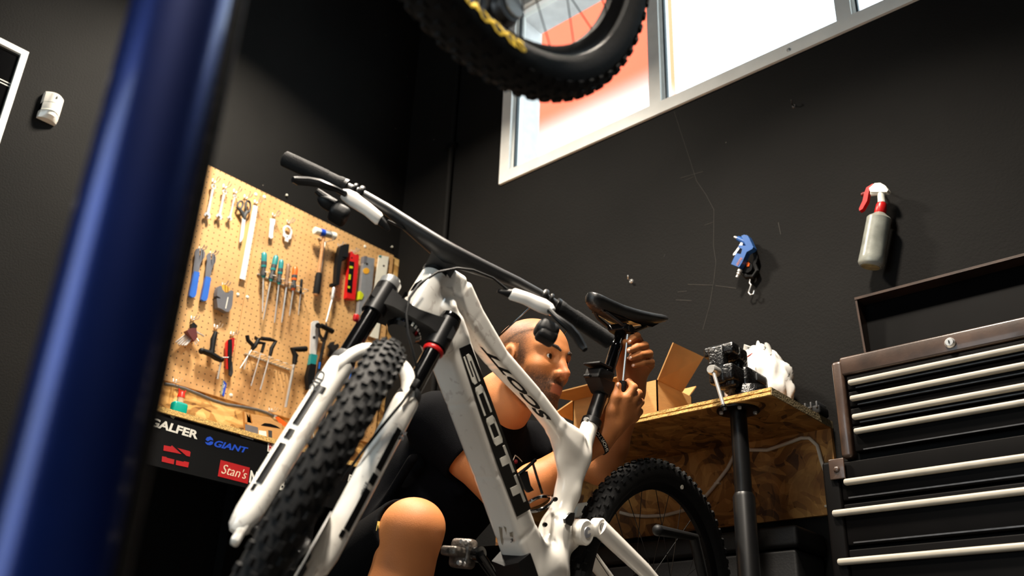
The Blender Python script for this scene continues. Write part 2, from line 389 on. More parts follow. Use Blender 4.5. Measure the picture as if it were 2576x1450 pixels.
def pegmat():
    m = mat('perforated_hardboard', (205, 160, 104), rough=.6, var=.06, scale=3)
    nt = m.node_tree; b = nt.nodes['Principled BSDF']; L = nt.links.new
    src = b.inputs['Base Color'].links[0].from_socket
    ge = nt.nodes.new('ShaderNodeNewGeometry'); sp = nt.nodes.new('ShaderNodeSeparateXYZ'); L(ge.outputs['Position'], sp.inputs[0])
    ds = []
    for ch, o in ((1, 1.6133), (2, 2.0558 + HC)):
        a = nt.nodes.new('ShaderNodeMath'); a.operation = 'SUBTRACT'; a.inputs[1].default_value = o - .0127; L(sp.outputs[ch], a.inputs[0])
        d = nt.nodes.new('ShaderNodeMath'); d.operation = 'DIVIDE'; d.inputs[1].default_value = .0254; L(a.outputs[0], d.inputs[0])
        fr = nt.nodes.new('ShaderNodeMath'); fr.operation = 'FRACT'; L(d.outputs[0], fr.inputs[0])
        s = nt.nodes.new('ShaderNodeMath'); s.operation = 'SUBTRACT'; s.inputs[1].default_value = .5; L(fr.outputs[0], s.inputs[0])
        q = nt.nodes.new('ShaderNodeMath'); q.operation = 'POWER'; q.inputs[1].default_value = 2; L(s.outputs[0], q.inputs[0]); ds.append(q)
    ad = nt.nodes.new('ShaderNodeMath'); L(ds[0].outputs[0], ad.inputs[0]); L(ds[1].outputs[0], ad.inputs[1])
    lt = nt.nodes.new('ShaderNodeMath'); lt.operation = 'LESS_THAN'; lt.inputs[1].default_value = .0115; L(ad.outputs[0], lt.inputs[0])
    n = nt.nodes.new('ShaderNodeTexNoise'); n.inputs['Scale'].default_value = 5; n.inputs['Detail'].default_value = 8; L(ge.outputs['Position'], n.inputs[0])
    r = nt.nodes.new('ShaderNodeValToRGB'); r.color_ramp.elements[0].position = .34; r.color_ramp.elements[0].color = rgb((150, 104, 52)); r.color_ramp.elements[1].position = .5; r.color_ramp.elements[1].color = (1, 1, 1, 1); L(n.outputs[0], r.inputs[0])
    mu = nt.nodes.new('ShaderNodeMixRGB'); mu.blend_type = 'MULTIPLY'; mu.inputs[0].default_value = .35; L(src, mu.inputs[1]); L(r.outputs[0], mu.inputs[2])
    mx = nt.nodes.new('ShaderNodeMixRGB'); L(lt.outputs[0], mx.inputs[0]); L(mu.outputs[0], mx.inputs[1]); mx.inputs[2].default_value = rgb((38, 24, 12))
    L(mx.outputs[0], b.inputs['Base Color']); return m
M_peg = pegmat()

# ================================================================== the room
XW = -3.225; XR = 1.7; Y0 = -2.2; ZC = 3.9
WX0, WX1, WZ0, WZ1 = -2.555, 1.05, 2.362, 3.40
struct('floor', MB().span((XW - .2, Y0 - .2, -.12), (XR + .2, YB + .25, 0)), M_floor)
struct('ceiling', MB().span((XW - .2, Y0 - .2, ZC), (XR + .2, YB + .25, ZC + .15)), M_ceil)
struct('wall_left', MB().span((XW - .2, Y0 - .2, 0), (XW, YB + .25, ZC)), M_wall)
struct('wall_right', MB().span((XR, Y0 - .2, 0), (XR + .2, YB + .25, ZC)), M_wall)
DX0, DX1, DZ1 = -2.3, -.3, 2.3
struct('wall_front', MB().span((XW, Y0 - .2, 0), (DX0, Y0, ZC)).span((DX1, Y0 - .2, 0), (XR, Y0, ZC)).span((DX0, Y0 - .2, DZ1), (DX1, Y0, ZC)), M_wall)
wb_o = struct('wall_back', MB().span((XW, YB, 0), (XR, YB + .25, WZ0)).span((XW, YB, WZ1), (XR, YB + .25, ZC)).span((XW, YB, WZ0), (WX0, YB + .25, WZ1)).span((WX1, YB, WZ0), (XR, YB + .25, WZ1)), M_wall)
# hairline crack and scratches in the plaster, children of the wall
M_scr = mat('bare_plaster_scratch', (62, 59, 54), rough=.8)
def scratch(pts, r=.0008):
    P = [wb(*p, .0004) for p in pts]; return obj('crack', MB().tube(P, r, 5), M_scr, wb_o)
scratch([(1696, 280), (1712, 330), (1735, 400), (1752, 455), (1776, 490), (1796, 528), (1795, 620), (1801, 660), (1796, 705), (1785, 770), (1768, 830)], .0007)
for a, b in (((1712, 448), (1768, 432)), ((1722, 455), (1745, 445)), ((1772, 567), (1796, 559)), ((1730, 716), (1792, 718)), ((1800, 719), (1852, 726)), ((1705, 735), (1728, 733)), ((1670, 647), (1673, 640)), ((1700, 755), (1740, 757)), ((1958, 560), (1964, 590))): scratch([a, b], .0010)
# window: outer frame, mullions, sashes, panes
M_glass = bpy.data.materials.new('window_glass'); M_glass.use_nodes = True
nt = M_glass.node_tree; nt.nodes.remove(nt.nodes['Principled BSDF'])
tr = nt.nodes.new('ShaderNodeBsdfTransparent'); tr.inputs[0].default_value = (.93, .96, .95, 1); gl = nt.nodes.new('ShaderNodeBsdfGlossy'); gl.inputs['Roughness'].default_value = .02
mx = nt.nodes.new('ShaderNodeMixShader'); mx.inputs[0].default_value = .05; nt.links.new(tr.outputs[0], mx.inputs[1]); nt.links.new(gl.outputs[0], mx.inputs[2]); nt.links.new(mx.outputs[0], nt.nodes['Material Output'].inputs[0])
win = thing('window_1', None, None, (WX0, YB, WZ0)); win['kind'] = 'structure'; win['label'] = 'long high white aluminium window in the black back wall'
FW = .055; y0, y1 = YB - .012, YB + .06
fr = MB().span((WX0, y0, WZ0), (WX1, y1, WZ0 + FW)).span((WX0, y0, WZ1 - FW), (WX1, y1, WZ1)).span((WX0, y0, WZ0 + FW), (WX0 + FW, y1, WZ1 - FW)).span((WX1 - FW, y0, WZ0 + FW), (WX1, y1, WZ1 - FW))
fo = obj('window_frame', fr, M_frame, win, 0)
MX = [-1.712, -.925, -.13]
edges = [WX0 + FW] + MX + [WX1 - FW]
for x in MX: obj('mullion', MB().span((x - .027, y0 + .003, WZ0 + FW), (x + .027, y1, WZ1 - FW)), M_frame, win, 0)
M_gasket = mat('dark_gasket', (24, 40, 44), rough=.6)
for i in range(4):
    a = edges[i] + (.027 if i else 0); b = edges[i + 1] - (.027 if i < 3 else 0); z0, z1 = WZ0 + FW, WZ1 - FW; s = .012
    sm = MB().span((a, y0 + .02, z0), (a + s, y1 - .005, z1)).span((b - s * .4, y0 + .02, z0), (b, y1 - .005, z1)).span((a + s, y0 + .02, z0), (b - s * .4, y1 - .005, z0 + s * .6)).span((a + s, y0 + .02, z1 - s), (b - s * .4, y1 - .005, z1))
    so = obj('sash', sm, M_frame, win, 0)
    obj('gasket', MB().span((a + s, y0 + .022, z0 + s * .6), (a + s + .007, y0 + .036, z1 - s)), M_gasket, so, 0)
    obj('pane', MB().span((a + s, y0 + .04, z0 + s * .6), (b - s * .4, y0 + .046, z1 - s)), M_glass, win, 0)
sc_p = wb(1984, 126, .012)
obj('screw', MB().lathe(sc_p + V(0, .002, 0), sc_p + V(0, -.006, 0), [(0, .008), (.6, .008), (1, .004)], 10), M_steel, win)
M_reveal = mat('white_exterior_render', (215, 212, 210), rough=.8, var=.08, scale=20, bump=.2)
rv = MB().span((WX0 - .06, YB + .25, WZ0 - .08), (WX0 - .002, YB + .27, WZ1 + .08))
# opening cheeks outside the frame
obj('reveal', MB().span((WX0 - .001, YB + .062, WZ0), (WX0 + .003, YB + .249, WZ1)).span((WX0, YB + .062, WZ1 - .003), (WX1, YB + .249, WZ1)).span((WX0, YB + .062, WZ0), (WX1, YB + .249, WZ0 + .003)), M_reveal, win, 0)
# house across the alley
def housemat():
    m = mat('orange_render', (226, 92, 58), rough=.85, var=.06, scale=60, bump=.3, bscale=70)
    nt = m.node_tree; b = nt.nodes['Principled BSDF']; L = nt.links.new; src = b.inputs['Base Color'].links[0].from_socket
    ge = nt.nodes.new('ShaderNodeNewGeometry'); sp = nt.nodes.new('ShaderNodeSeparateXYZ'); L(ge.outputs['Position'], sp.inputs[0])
    r = nt.nodes.new('ShaderNodeMapRange'); r.inputs[1].default_value = 3.92; r.inputs[2].default_value = 4.42; r.inputs[3].default_value = 1; r.inputs[4].default_value = 0; r.interpolation_type = 'SMOOTHSTEP'  # fades to white downwards: overexposed sunlight put into the wall colour
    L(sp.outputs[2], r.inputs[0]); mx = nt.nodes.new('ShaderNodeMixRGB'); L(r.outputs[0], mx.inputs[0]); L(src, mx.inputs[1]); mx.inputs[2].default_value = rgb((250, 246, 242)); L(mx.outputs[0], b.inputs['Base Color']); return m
hs = thing('neighbour_house', 'orange rendered house with overexposed sunlight painted white on its lower wall seen through the high window', 'house', (-1, 4.5, 0))
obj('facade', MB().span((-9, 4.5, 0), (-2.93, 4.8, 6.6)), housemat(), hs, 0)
obj('plinth', MB().span((-9, 4.44, 0), (-2.93, 4.5, .5)), M_reveal, hs, 0)
obj('eaves', MB().span((-9, 4.05, 6.6), (-2.7, 5.0, 6.75)), M_reveal, hs, 0)
al = struct('trim_1', MB().span((-9, YB + .25, -.12), (8, 9, 0)), M_floor); al['label'] = 'pale concrete alley outside the window'

# unseen glazed door added behind the camera as fill light for the bike
dor = thing('added_door_1', None, None, ((DX0 + DX1) / 2, Y0, 0)); dor['kind'] = 'structure'; dor['label'] = 'added wide glazed white shop door opposite the window wall, unseen source of fill light'
obj('door_frame', MB().span((DX0, Y0 - .10, 0), (DX0 + .05, Y0 - .02, DZ1)).span((DX1 - .05, Y0 - .10, 0), (DX1, Y0 - .02, DZ1)).span((DX0 + .05, Y0 - .10, DZ1 - .05), (DX1 - .05, Y0 - .02, DZ1)), M_frame, dor, 0)
obj('door_leaf', MB().span((DX0 + .05, Y0 - .09, .01), (DX0 + .13, Y0 - .04, DZ1 - .05)).span((DX1 - .13, Y0 - .09, .01), (DX1 - .05, Y0 - .04, DZ1 - .05)).span((DX0 + .13, Y0 - .09, .01), (DX1 - .13, Y0 - .04, .12)).span((DX0 + .13, Y0 - .09, DZ1 - .13), (DX1 - .13, Y0 - .04, DZ1 - .05)), M_frame, dor, 0)
obj('pane', MB().span((DX0 + .13, Y0 - .07, .12), (DX1 - .13, Y0 - .062, DZ1 - .13)), M_glass, dor, 0)
obj('handle', MB().tube([V(DX1 - .09, Y0 - .04, 1.0), V(DX1 - .09, Y0 + .01, 1.0), V(DX1 - .20, Y0 + .01, 1.0)], .009, 10), M_steel, dor)
pd2 = bpy.data.lights.new('added_door_fill', 'AREA'); pd2.shape = 'RECTANGLE'; pd2.size = DX1 - DX0; pd2.size_y = DZ1; pd2.energy = 1; pd2.cycles.is_portal = True
po2 = bpy.data.objects.new('added_door_fill', pd2); COL.objects.link(po2); po2.location = ((DX0 + DX1) / 2, Y0 - .25, DZ1 / 2); po2.rotation_euler = (math.radians(90), 0, 0)

# conduit down the back wall near the corner
cd = thing('wall_conduit', 'thin black conduit running down the back wall near the corner', 'pipe', (-2.88, YB - .015, 0))
obj('pipe', MB().tube([V(-2.882, YB - .016, .02), V(-2.882, YB - .016, ZC)], .014, 12), M_wall, cd)
for z in (2.70, 1.2, 3.6): obj('clip', MB().span((-2.915, YB - .033, z - .012), (-2.849, YB, z + .012)), M_blackm, cd)

# ceiling lamps: pendant shade, bulb and its light
def pendant(x, y, z, power, col, size, label, spot=150):
    t = thing('pendant_lamp', label, 'lamp', (x, y, z), 'pendant lamps')
    obj('cord', MB().tube([V(x, y, z + .1), V(x, y, ZC)], .004, 6), M_blackm, t)
    pr = [(0, size * 1.0), (.35, size * .95), (.8, size * .45), (1, .03)]
    mb = MB(); seg = 28
    outer = [[V(x + r * math.cos(2 * math.pi * k / seg), y + r * math.sin(2 * math.pi * k / seg), z + .02 + .16 * a) for k in range(seg)] for a, r in pr]
    inner = [[V(x + (r - .004) * math.cos(2 * math.pi * k / seg), y + (r - .004) * math.sin(2 * math.pi * k / seg), z + .017 + .16 * a) for k in range(seg)] for a, r in pr]
    mb.loft(inner[::-1] + outer, caps=False); mb.f.append(tuple(range(0, seg)))
    obj('lamp_shade', mb, M_blackm, t)
    obj('rose', MB().lathe(V(x, y, ZC - .03), V(x, y, ZC), [(0, .02), (.3, .05), (1, .05)], 20), M_blackm, t)
    ld = bpy.data.lights.new('lamp_light', 'AREA'); ld.shape = 'DISK'; ld.size = size * 1.7; ld.energy = power; ld.color = col; ld.spread = math.radians(spot)
    lo = bpy.data.objects.new('lamp_light', ld); COL.objects.link(lo); lo.parent = t; lo.location = (0, 0, .015)
pendant(-2.50, 1.42, 3.0, 78, (1.0, .90, .75), .16, 'black pendant lamp hanging over the pegboard bench')
pendant(-.32, -.05, 2.9, 135, (1.0, .90, .77), .18, 'black pendant lamp hanging over the white bike', 105)
pendant(-1.02, 1.22, 3.0, 105, (1.0, .89, .75), .16, 'black pendant lamp hanging over the crouching mechanic', 118)
pl = bpy.data.lights.new('window_daylight', 'AREA'); pl.shape = 'RECTANGLE'; pl.size = WX1 - WX0; pl.size_y = WZ1 - WZ0; pl.energy = 1; pl.cycles.is_portal = True
po = bpy.data.objects.new('window_daylight', pl); COL.objects.link(po); po.location = ((WX0 + WX1) / 2, YB + .3, (WZ0 + WZ1) / 2); po.rotation_euler = (math.radians(-90), 0, 0)

# ================================================================== left wall: boards
ob = MB().span((XW + .001, 1.44, 1.02), (XP - .010, YB - .003, wa(523, 415).z - .002))
o = obj('backing_board', ob, M_osb, None, 0); tag(o, 'pale chipboard backing sheet on the left wall behind the pegboard', 'board')
PZ0, PZ1 = wa(420, 959).z, wa(523, 415).z
ys = [1.45, wa(607, 790).y, wa(985, 700).y]
pg = thing('pegboard', 'tan perforated tool board covering the left wall above the bench', 'pegboard', (XP, ys[0], PZ0))
for i in range(2):
    obj('panel', MB().span((XP - .009, ys[i] + .0012, PZ0), (XP, ys[i + 1] - .0012, PZ1)), M_peg, pg, 0)
for p in ((c1(718, 1375)), (c1(899, 360)), (c1(985, 385)), (c1(814, 1400)), c2(648, 945), (c1(2005, 888))):
    q = wa(*p); obj('screw', MB().lathe(q, q + V(.004, 0, 0), [(0, .0075), (.5, .007), (1, .003)], 10), M_ivory, pg)

# hooks and tools -----------------------------------------------------------------
OUT = V(1, 0, 0)
def hook(px, py, what, ln=.045):
    b = wa(px, py); mb = MB()
    for s in (-.006, .006):
        mb.tube([b + V(-.004, s, .012), b + V(.003, s, .012), b + V(.005, s, 0), b + V(ln - .008, s, -.004), b + V(ln, s, .008)], .0022, 6)
    mb.tube([b + V(.004, -.006, .0), b + V(.004, .006, .0)], .002, 6)
    return tag(obj('peg_hook', mb, M_chrome), 'chrome peg hook holding ' + what, 'hook', 'peg hooks')
def multi(name, label, cat, parts, group=None):
    """parts: (partname, mb, material[, parent index])"""
    if len(parts) == 1: return tag(obj(name, parts[0][1], parts[0][2]), label, cat, group)
    allv = MB(); [allv.v.extend(p[1].v) for p in parts]
    t = thing(name, label, cat, cen(allv), group); made = []
    for p in parts: made.append(obj(p[0], p[1], p[2], made[p[3]] if len(p) > 3 else t))
    return t
def poly(pts, cf, o0, o1, mb=None):
    mb = mb or MB(); P = [wa(*cf(*p), o0) for p in pts]; return mb.prism(P, (o1 - o0, 0, 0))
class Ax:      # local frame on the left wall along a pixel segment, off = distance from the board
    def __init__(s, a, b, off, cf=None):
        if cf: a, b = cf(*a), cf(*b)
        s.a = wa(*a, off); s.b = wa(*b, off); s.t = (s.b - s.a); s.L = s.t.length; s.t.normalize(); s.s = OUT.cross(s.t).normalized()
    def p(s, x, y, o=0.0): return s.a + s.s * x + s.t * y + OUT * o
    def plate(s, pts, th, mb=None, o=0.0):
        mb = mb or MB(); return mb.prism([s.p(x, y, o) for x, y in pts], OUT * th)
def circ(cx, cy, r, n=14, a0=0, a1=360): return [(cx + r * math.cos(math.radians(a0 + (a1 - a0) * k / n)), cy + r * math.sin(math.radians(a0 + (a1 - a0) * k / n))) for k in range(n + (0 if a1 - a0 == 360 else 1))]
def ringplate(ax, cx, cy, ro, ri, th, mb, n=18, sy=1.0, o=0.0):
    A = [ax.p(cx + ro * math.cos(2 * math.pi * k / n), cy + sy * ro * math.sin(2 * math.pi * k / n), o) for k in range(n)]
    B = [ax.p(cx + ri * math.cos(2 * math.pi * k / n), cy + sy * ri * math.sin(2 * math.pi * k / n), o) for k in range(n)]
    up = OUT * th; return mb.loft([A, [q + up for q in A], [q + up for q in B], B], loop=True)
def wrench(top, bot, w, label, cf=c1):
    ax = Ax(top, bot, .012, cf); L = ax.L; mb = MB()
    ringplate(ax, 0, 0, w * .95, w * .5, .008, mb)
    ax.plate([(-w * .42, w * .7), (w * .42, w * .7), (w * .36, L * .5), (w * .5, L - w * .8), (-w * .5, L - w * .8), (-w * .36, L * .5)], .006, mb, .001)
    a = math.radians(20); ca, sa = math.cos(a), math.sin(a)
    pts = [(-w * .5, -w * 1.0), (w * .5, -w * 1.0), (w * 1.15, -w * .2), (w * 1.1, w * .75), (w * .55, w * 1.05), (w * .5, w * .05), (-w * .5, w * .05), (-w * .55, w * 1.05), (-w * 1.1, w * .75), (-w * 1.15, -w * .2)]
    ax.plate([(x * ca - y * sa, L + x * sa + y * ca) for x, y in pts], .008, mb)
    return tag(obj('combination_wrench', mb, M_steel), label, 'wrench', 'wrenches on the pegboard')
wrench((462, 285), (402, 575), .0125, 'longest chrome combination wrench at the left of the pegboard top row')
wrench((575, 340), (522, 588), .0115, 'middle chrome combination wrench of three on the pegboard top row')
wrench((678, 385), (628, 605), .0088, 'smallest slimmest chrome combination wrench hanging beside the scissors')
for p, w in (((466, 240), 'the longest wrench'), ((578, 295), 'the middle wrench'), ((683, 345), 'the smallest wrench'), ((790, 400), 'the scissors'), ((893, 450), 'the steel ruler'), ((1075, 580), 'the short flat wrench'), ((1222, 650), 'the ring spanner'), ((328, 925), 'the left blue handled cone wrench'), ((445, 975), 'the right blue handled cone wrench'), ((566, 1290), 'the grey and amber cutter'), ((1735, 890), 'the black torque wrench'), ((1870, 950), 'the red level')):
    hook(*c1(*p), w)
for p, w in (((252, 180), 'the folding hex key set'), ((487, 265), 'the black chain tool'), ((652, 335), 'the red knife'), ((70, 815), 'the hose at the bottom left of the pegboard'), ((1040, 1110), 'the end of the hose above the cardboard')):
    hook(*c2(*p), w)
# scissors
ax = Ax((790, 470), (720, 860), .014, c1); L = ax.L
h1 = MB(); h2 = MB()
def oval(c, rx, ry, rot): return [(c[0] + rx * math.cos(t) * math.cos(rot) - ry * math.sin(t) * math.sin(rot), c[1] + rx * math.cos(t) * math.sin(rot) + ry * math.sin(t) * math.cos(rot)) for t in [2 * math.pi * k / 16 for k in range(16)]]
def px2(ax, p, cf): q = wa(*cf(*p)); d = q - ax.a; return (d.dot(ax.s), d.dot(ax.t))
lc = px2(ax, (716, 480), c1); rc = px2(ax, (796, 495), c1); pv = px2(ax, (757, 620), c1); tp = px2(ax, (716, 862), c1)
h1.tube([ax.p(*q, .004) for q in oval(lc, .011, .02, .25)], .0042, 8, up=OUT, closed=True); h1.tube([ax.p(lc[0], lc[1] + .018, .004), ax.p(*px2(ax, (735, 560), c1), .004), ax.p(pv[0], pv[1], .004)], [.007, .008, .006], 8)
h2.tube([ax.p(*q, .004) for q in oval(rc, .012, .026, -.12)], .0042, 8, up=OUT, closed=True); h2.tube([ax.p(rc[0], rc[1] + .024, .004), ax.p(*px2(ax, (765, 580), c1), .004), ax.p(pv[0], pv[1], .004)], [.007, .009, .006], 8)
b1 = ax.plate([(pv[0] - .008, pv[1] - .004), (pv[0] + .008, pv[1] - .002), (tp[0] + .006, tp[1] - .02), (tp[0], tp[1]), (tp[0] - .003, tp[1] - .01)], .0025)
b2 = ax.plate([(pv[0] - .009, pv[1]), (pv[0] + .006, pv[1]), (tp[0] + .009, tp[1] - .03), (tp[0] + .004, tp[1] - .006)], .0025, None, .003)
multi('scissors', 'scissors with black grey-lined handles hanging on the pegboard', 'scissors', [('handle', h1, M_dkgrip), ('handle', h2, M_dkgrip), ('blade', b1, M_wsteel), ('blade', b2, M_wsteel)])
# steel ruler
mb = poly([(872, 470), (918, 482), (788, 1230), (733, 1212)], c1, .012, .015)
r = multi('steel_ruler', 'long plain steel ruler hanging upright on the pegboard', 'ruler', [('strip', mb, M_wsteel), ('mark', poly([(870, 515), (878, 517), (877, 525), (869, 523)], c1, .015, .0155).prism([wa(*c1(*p), .015) for p in ((898, 520), (906, 522), (905, 530), (897, 528))], (.0005, 0, 0)), M_print_black)])
# flat wrench and ring spanner
mb = poly([(1040, 605), (1092, 615), (1086, 660), (1078, 680), (1066, 770), (1068, 800), (1048, 812), (1028, 795), (1036, 690), (1040, 660)], c1, .012, .017)
tag(obj('flat_wrench', mb, M_wsteel), 'short flat double ended steel wrench left of the ring spanner', 'wrench')
ax = Ax((1215, 735), (1195, 935), .012, c1); mb = MB(); ringplate(ax, 0, 0, .0235, .0165, .006, mb, 24, 1.15)
ax.plate([(-.021, .014), (-.010, .025), (.010, .025), (.021, .014), (.0195, .03), (.008, .036), (.0075, .050), (-.0075, .050), (-.008, .036), (-.0195, .03)], .006, mb)
multi('ring_spanner', 'white ring shaped bottom bracket spanner with square hole', 'spanner', [('body', mb, M_wsteel), ('square_hole', ax.plate([(-.004, .028), (0, .024), (.004, .028), (0, .032)], .0064), M_print_black)])
# mallet
ha, hb = wa(*c1(1490, 725), .05), wa(*c1(1705, 785), .05); d = (hb - ha)
mid = MB().lathe(ha + d * .2, ha + d * .8, [(0, .0155), (.1, .0165), (.9, .0165), (1, .0155)], 18)
f1 = MB().lathe(ha, ha + d * .22, [(0, .014), (.12, .0172), (1, .0165)], 18); f2 = MB().lathe(ha + d * .78, hb, [(0, .0165), (.9, .0172), (1, .014)], 18)
hm = ha + d * .47; he = wa(*c1(1510, 1370), .03); dh = he - hm
hd = MB().lathe(hm + dh * .02, hm + dh * .70, [(0, .0075), (.3, .007), (1, .0095)], 12); gr = MB().lathe(hm + dh * .66, he, [(0, .012), (.12, .0145), (.85, .0155), (1, .0135)], 14); bt = MB().lathe(he, he + dh.normalized() * .006, [(0, .0125), (1, .011)], 14)
multi('mallet', 'soft faced mallet with blue and chrome head and black grip', 'mallet', [('head', mid, M_chrome), ('face', f1, M_ivory), ('face', f2, M_ivory), ('head_band', MB().lathe(ha + d * .26, ha + d * .46, [(0, .0168), (1, .0168)], 18), M_print_blue), ('handle', hd, M_wood), ('grip', gr, M_rubber), ('butt', bt, M_wood)])
q = wa(*c1(1570, 800)); mb = MB()
for s in (-1, 1): mb.tube([q + V(0, .022 * s, -.012), q + V(.055, .022 * s, -.02), q + V(.062, .022 * s, -.008)], .0025, 6)
mb.tube([q + V(.003, -.022, -.012), q + V(.003, .022, -.012)], .0025, 6); mb.tube([q + V(.003, .018, -.012), wa(*c1(1560, 1160), .004)], .0014, 5)
tag(obj('mallet_bracket', mb, M_steel), 'steel wire bracket carrying the mallet', 'hook')
# cone wrenches
def cone(pts_head, pts_grip, label):
    multi('cone_wrench', label, 'wrench', [('blade', poly(pts_head, c1, .012, .0155), M_grey), ('grip', poly(pts_grip, c1, .008, .020), M_blue)], 'cone wrenches with blue grips')
cone([(272, 950), (290, 915), (318, 905), (326, 925), (324, 980), (336, 982), (342, 912), (366, 918), (382, 955), (376, 1000), (345, 1040), (330, 1080), (315, 1160), (258, 1150), (268, 1060), (276, 1000)], [(258, 1145), (316, 1158), (280, 1380), (268, 1405), (240, 1412), (212, 1390), (212, 1365)], 'left of two flat cone wrenches with blue grips')
cone([(398, 985), (412, 960), (438, 952), (440, 1020), (452, 1024), (456, 958), (480, 970), (492, 1005), (486, 1050), (462, 1090), (448, 1130), (430, 1215), (382, 1200), (394, 1090), (402, 1040)], [(380, 1196), (432, 1212), (398, 1410), (385, 1440), (358, 1448), (332, 1428), (338, 1395)], 'right of two flat cone wrenches with blue grips')
# grey amber cutter
multi('hose_cutter', 'grey plastic cutter with an amber insert at the top', 'cutter', [('body', poly([(480, 1330), (500, 1302), (520, 1300), (530, 1340), (560, 1372), (600, 1370), (618, 1345), (640, 1355), (632, 1440), (628, 1490), (618, 1530), (590, 1565), (562, 1562), (520, 1535), (480, 1520), (470, 1425), (505, 1432), (508, 1422), (472, 1400)], c1, .006, .03), M_grey), ('insert', poly([(512, 1300), (540, 1285), (572, 1290), (612, 1320), (600, 1362), (560, 1364), (534, 1335)], c1, .009, .026), M_yellow), ('printed_mark', poly([(598, 1518), (622, 1402), (615, 1399), (590, 1514)], c1, .0302, .0308), M_print_white)])
# screwdrivers
def driver(t, m, e, r, m1, m2, label, band=False, rs=.0028, tip=M_dsteel):
    a, b, c = wa(*c1(*t), .035), wa(*c1(*m), .035), wa(*c1(*e), .03)
    d = b - a; parts = [('handle', MB().lathe(a, b, [(0, r * .5), (.04, r * .85), (.14, r), (.45, r * .95), (.7, r * .62), (.86, r * .95), (1, r * .55)], 14), m1)]
    parts.append(('grip', MB().lathe(a + d * .38, a + d * .93, [(0, r * 1.0), (.2, r * 1.0), (.55, r * .68), (.85, r * 1.0), (1, r * .9)], 14), m2))
    if band: parts.append(('mark', MB().lathe(a + d * .52, a + d * .6, [(0, r * 1.02), (1, r * .9)], 14), m1))
    parts.append(('shaft', MB().lathe(b, c, [(0, rs), (.9, rs), (1, rs * .6)], 10), M_chrome))
    multi('screwdriver', label, 'screwdriver', parts, 'screwdrivers in the rack')
driver((985, 948), (975, 1205), (968, 1550), .0125, M_teal, M_dkgrip, 'leftmost teal handled screwdriver in the pegboard rack', True)
driver((1108, 980), (1048, 1240), (975, 1630), .0125, M_teal, M_dkgrip, 'middle teal handled screwdriver leaning in the pegboard rack', True)
driver((1160, 1022), (1132, 1272), (1088, 1660), .0115, M_teal, M_dkgrip, 'rightmost teal handled screwdriver in the pegboard rack', True)
driver((1230, 1062), (1208, 1300), (1160, 1658), .0100, M_woodd, M_woodd, 'brown wooden handled screwdriver with chrome ferrule', False, .0035)
driver((1300, 1090), (1277, 1330), (1240, 1590), .0125, M_orange, M_dkgrip, 'orange and grey handled screwdriver', True)
driver((1364, 1218), (1352, 1370), (1330, 1580), .0065, M_blackp, M_blackp, 'smallest slim black screwdriver at the end of the rack', False, .0018)
def rack(a, b, n, off, label, cf, out=.045):
    A, B = wa(*cf(*a), .004), wa(*cf(*b), .004); mb = MB().tube([A, B], .004, 8)
    for k in range(n):
        p = A.lerp(B, (k + .5) / n); mb.tube([p, p + V(.01, -.010, 0), p + V(out, -.012, 0), p + V(out + .006, 0, .0), p + V(out, .012, 0), p + V(.01, .010, 0), p], .0018, 6)
    tag(obj('wire_tool_rack', mb, M_steel), label, 'tool rack')
rack((915, 1165), (1385, 1372), 6, .03, 'wire rack holding the six screwdrivers', c1)
# torque wrench, levels
ta, tb, tcx, td = wa(*c1(1770, 890), .03), wa(*c1(1690, 1310), .03), wa(*c1(1670, 1430), .03), wa(*c2(1612, 205), .03)
multi('torque_wrench', 'long black torque wrench with chrome shaft hanging right of the mallet', 'wrench', [('handle', poly([(1722, 900), (1760, 882), (1800, 888), (1798, 960), (1772, 1040), (1740, 1030), (1728, 1100), (1708, 1290), (1675, 1290), (1685, 1100), (1705, 960)], c1, .012, .038), M_blackp), ('grip', poly([(1750, 885), (1800, 885), (1785, 1020), (1738, 1010)], c1, .010, .044), M_blackp), ('collar', MB().lathe(tb, tcx, [(0, .0075), (.2, .0095), (.5, .007), (.7, .0095), (1, .006)], 12), M_chrome), ('shaft', MB().lathe(tcx, td, [(0, .0042), (1, .0042)], 10), M_chrome), ('knob', poly([(1642, 1270), (1680, 1275), (1678, 1305), (1640, 1300)], c1, .016, .034), M_blackp)])
multi('spirit_level', 'short red spirit level with black inlay and lime vials', 'level', [('body', poly([(1830, 952), (1845, 955), (1855, 975), (1872, 985), (1905, 978), (1912, 1000), (1870, 1440), (1785, 1420)], c1, .006, .03), M_red), ('inlay', poly([(1848, 1035), (1895, 1045), (1868, 1360), (1822, 1345)], c1, .030, .032), M_print_black), ('vial', poly([(1850, 1085), (1880, 1090), (1878, 1112), (1848, 1107)], c1, .032, .034), M_lime), ('vial', poly([(1843, 1170), (1860, 1173), (1855, 1225), (1838, 1222)], c1, .032, .034), M_lime), ('vial', poly([(1832, 1288), (1852, 1293), (1850, 1315), (1830, 1310)], c1, .032, .034), M_lime), ('hang_hole', poly(circ(1871, 1003, 9, 8), c1, .030, .0308), M_print_black)])
multi('spirit_level', 'silver aluminium spirit level with round amber vial', 'level', [('body', poly([(1965, 1000), (2072, 1022), (2030, 1500), (1960, 1600), (1905, 1590)], c1, .004, .026), M_alu), ('end_cap', poly([(1965, 998), (1995, 1000), (1985, 1070), (1958, 1068)], c1, .004, .028), M_grey), ('vial', poly(circ(2016, 1135, 31, 16), c1, .026, .028), M_yellow), ('hang_hole', poly(circ(2025, 1066, 11, 10), c1, .026, .0268), M_print_black), ('edge_vial', poly([(1920, 1350), (1950, 1380), (1955, 1400), (1935, 1440), (1910, 1435)], c1, .004, .030), M_lime)])
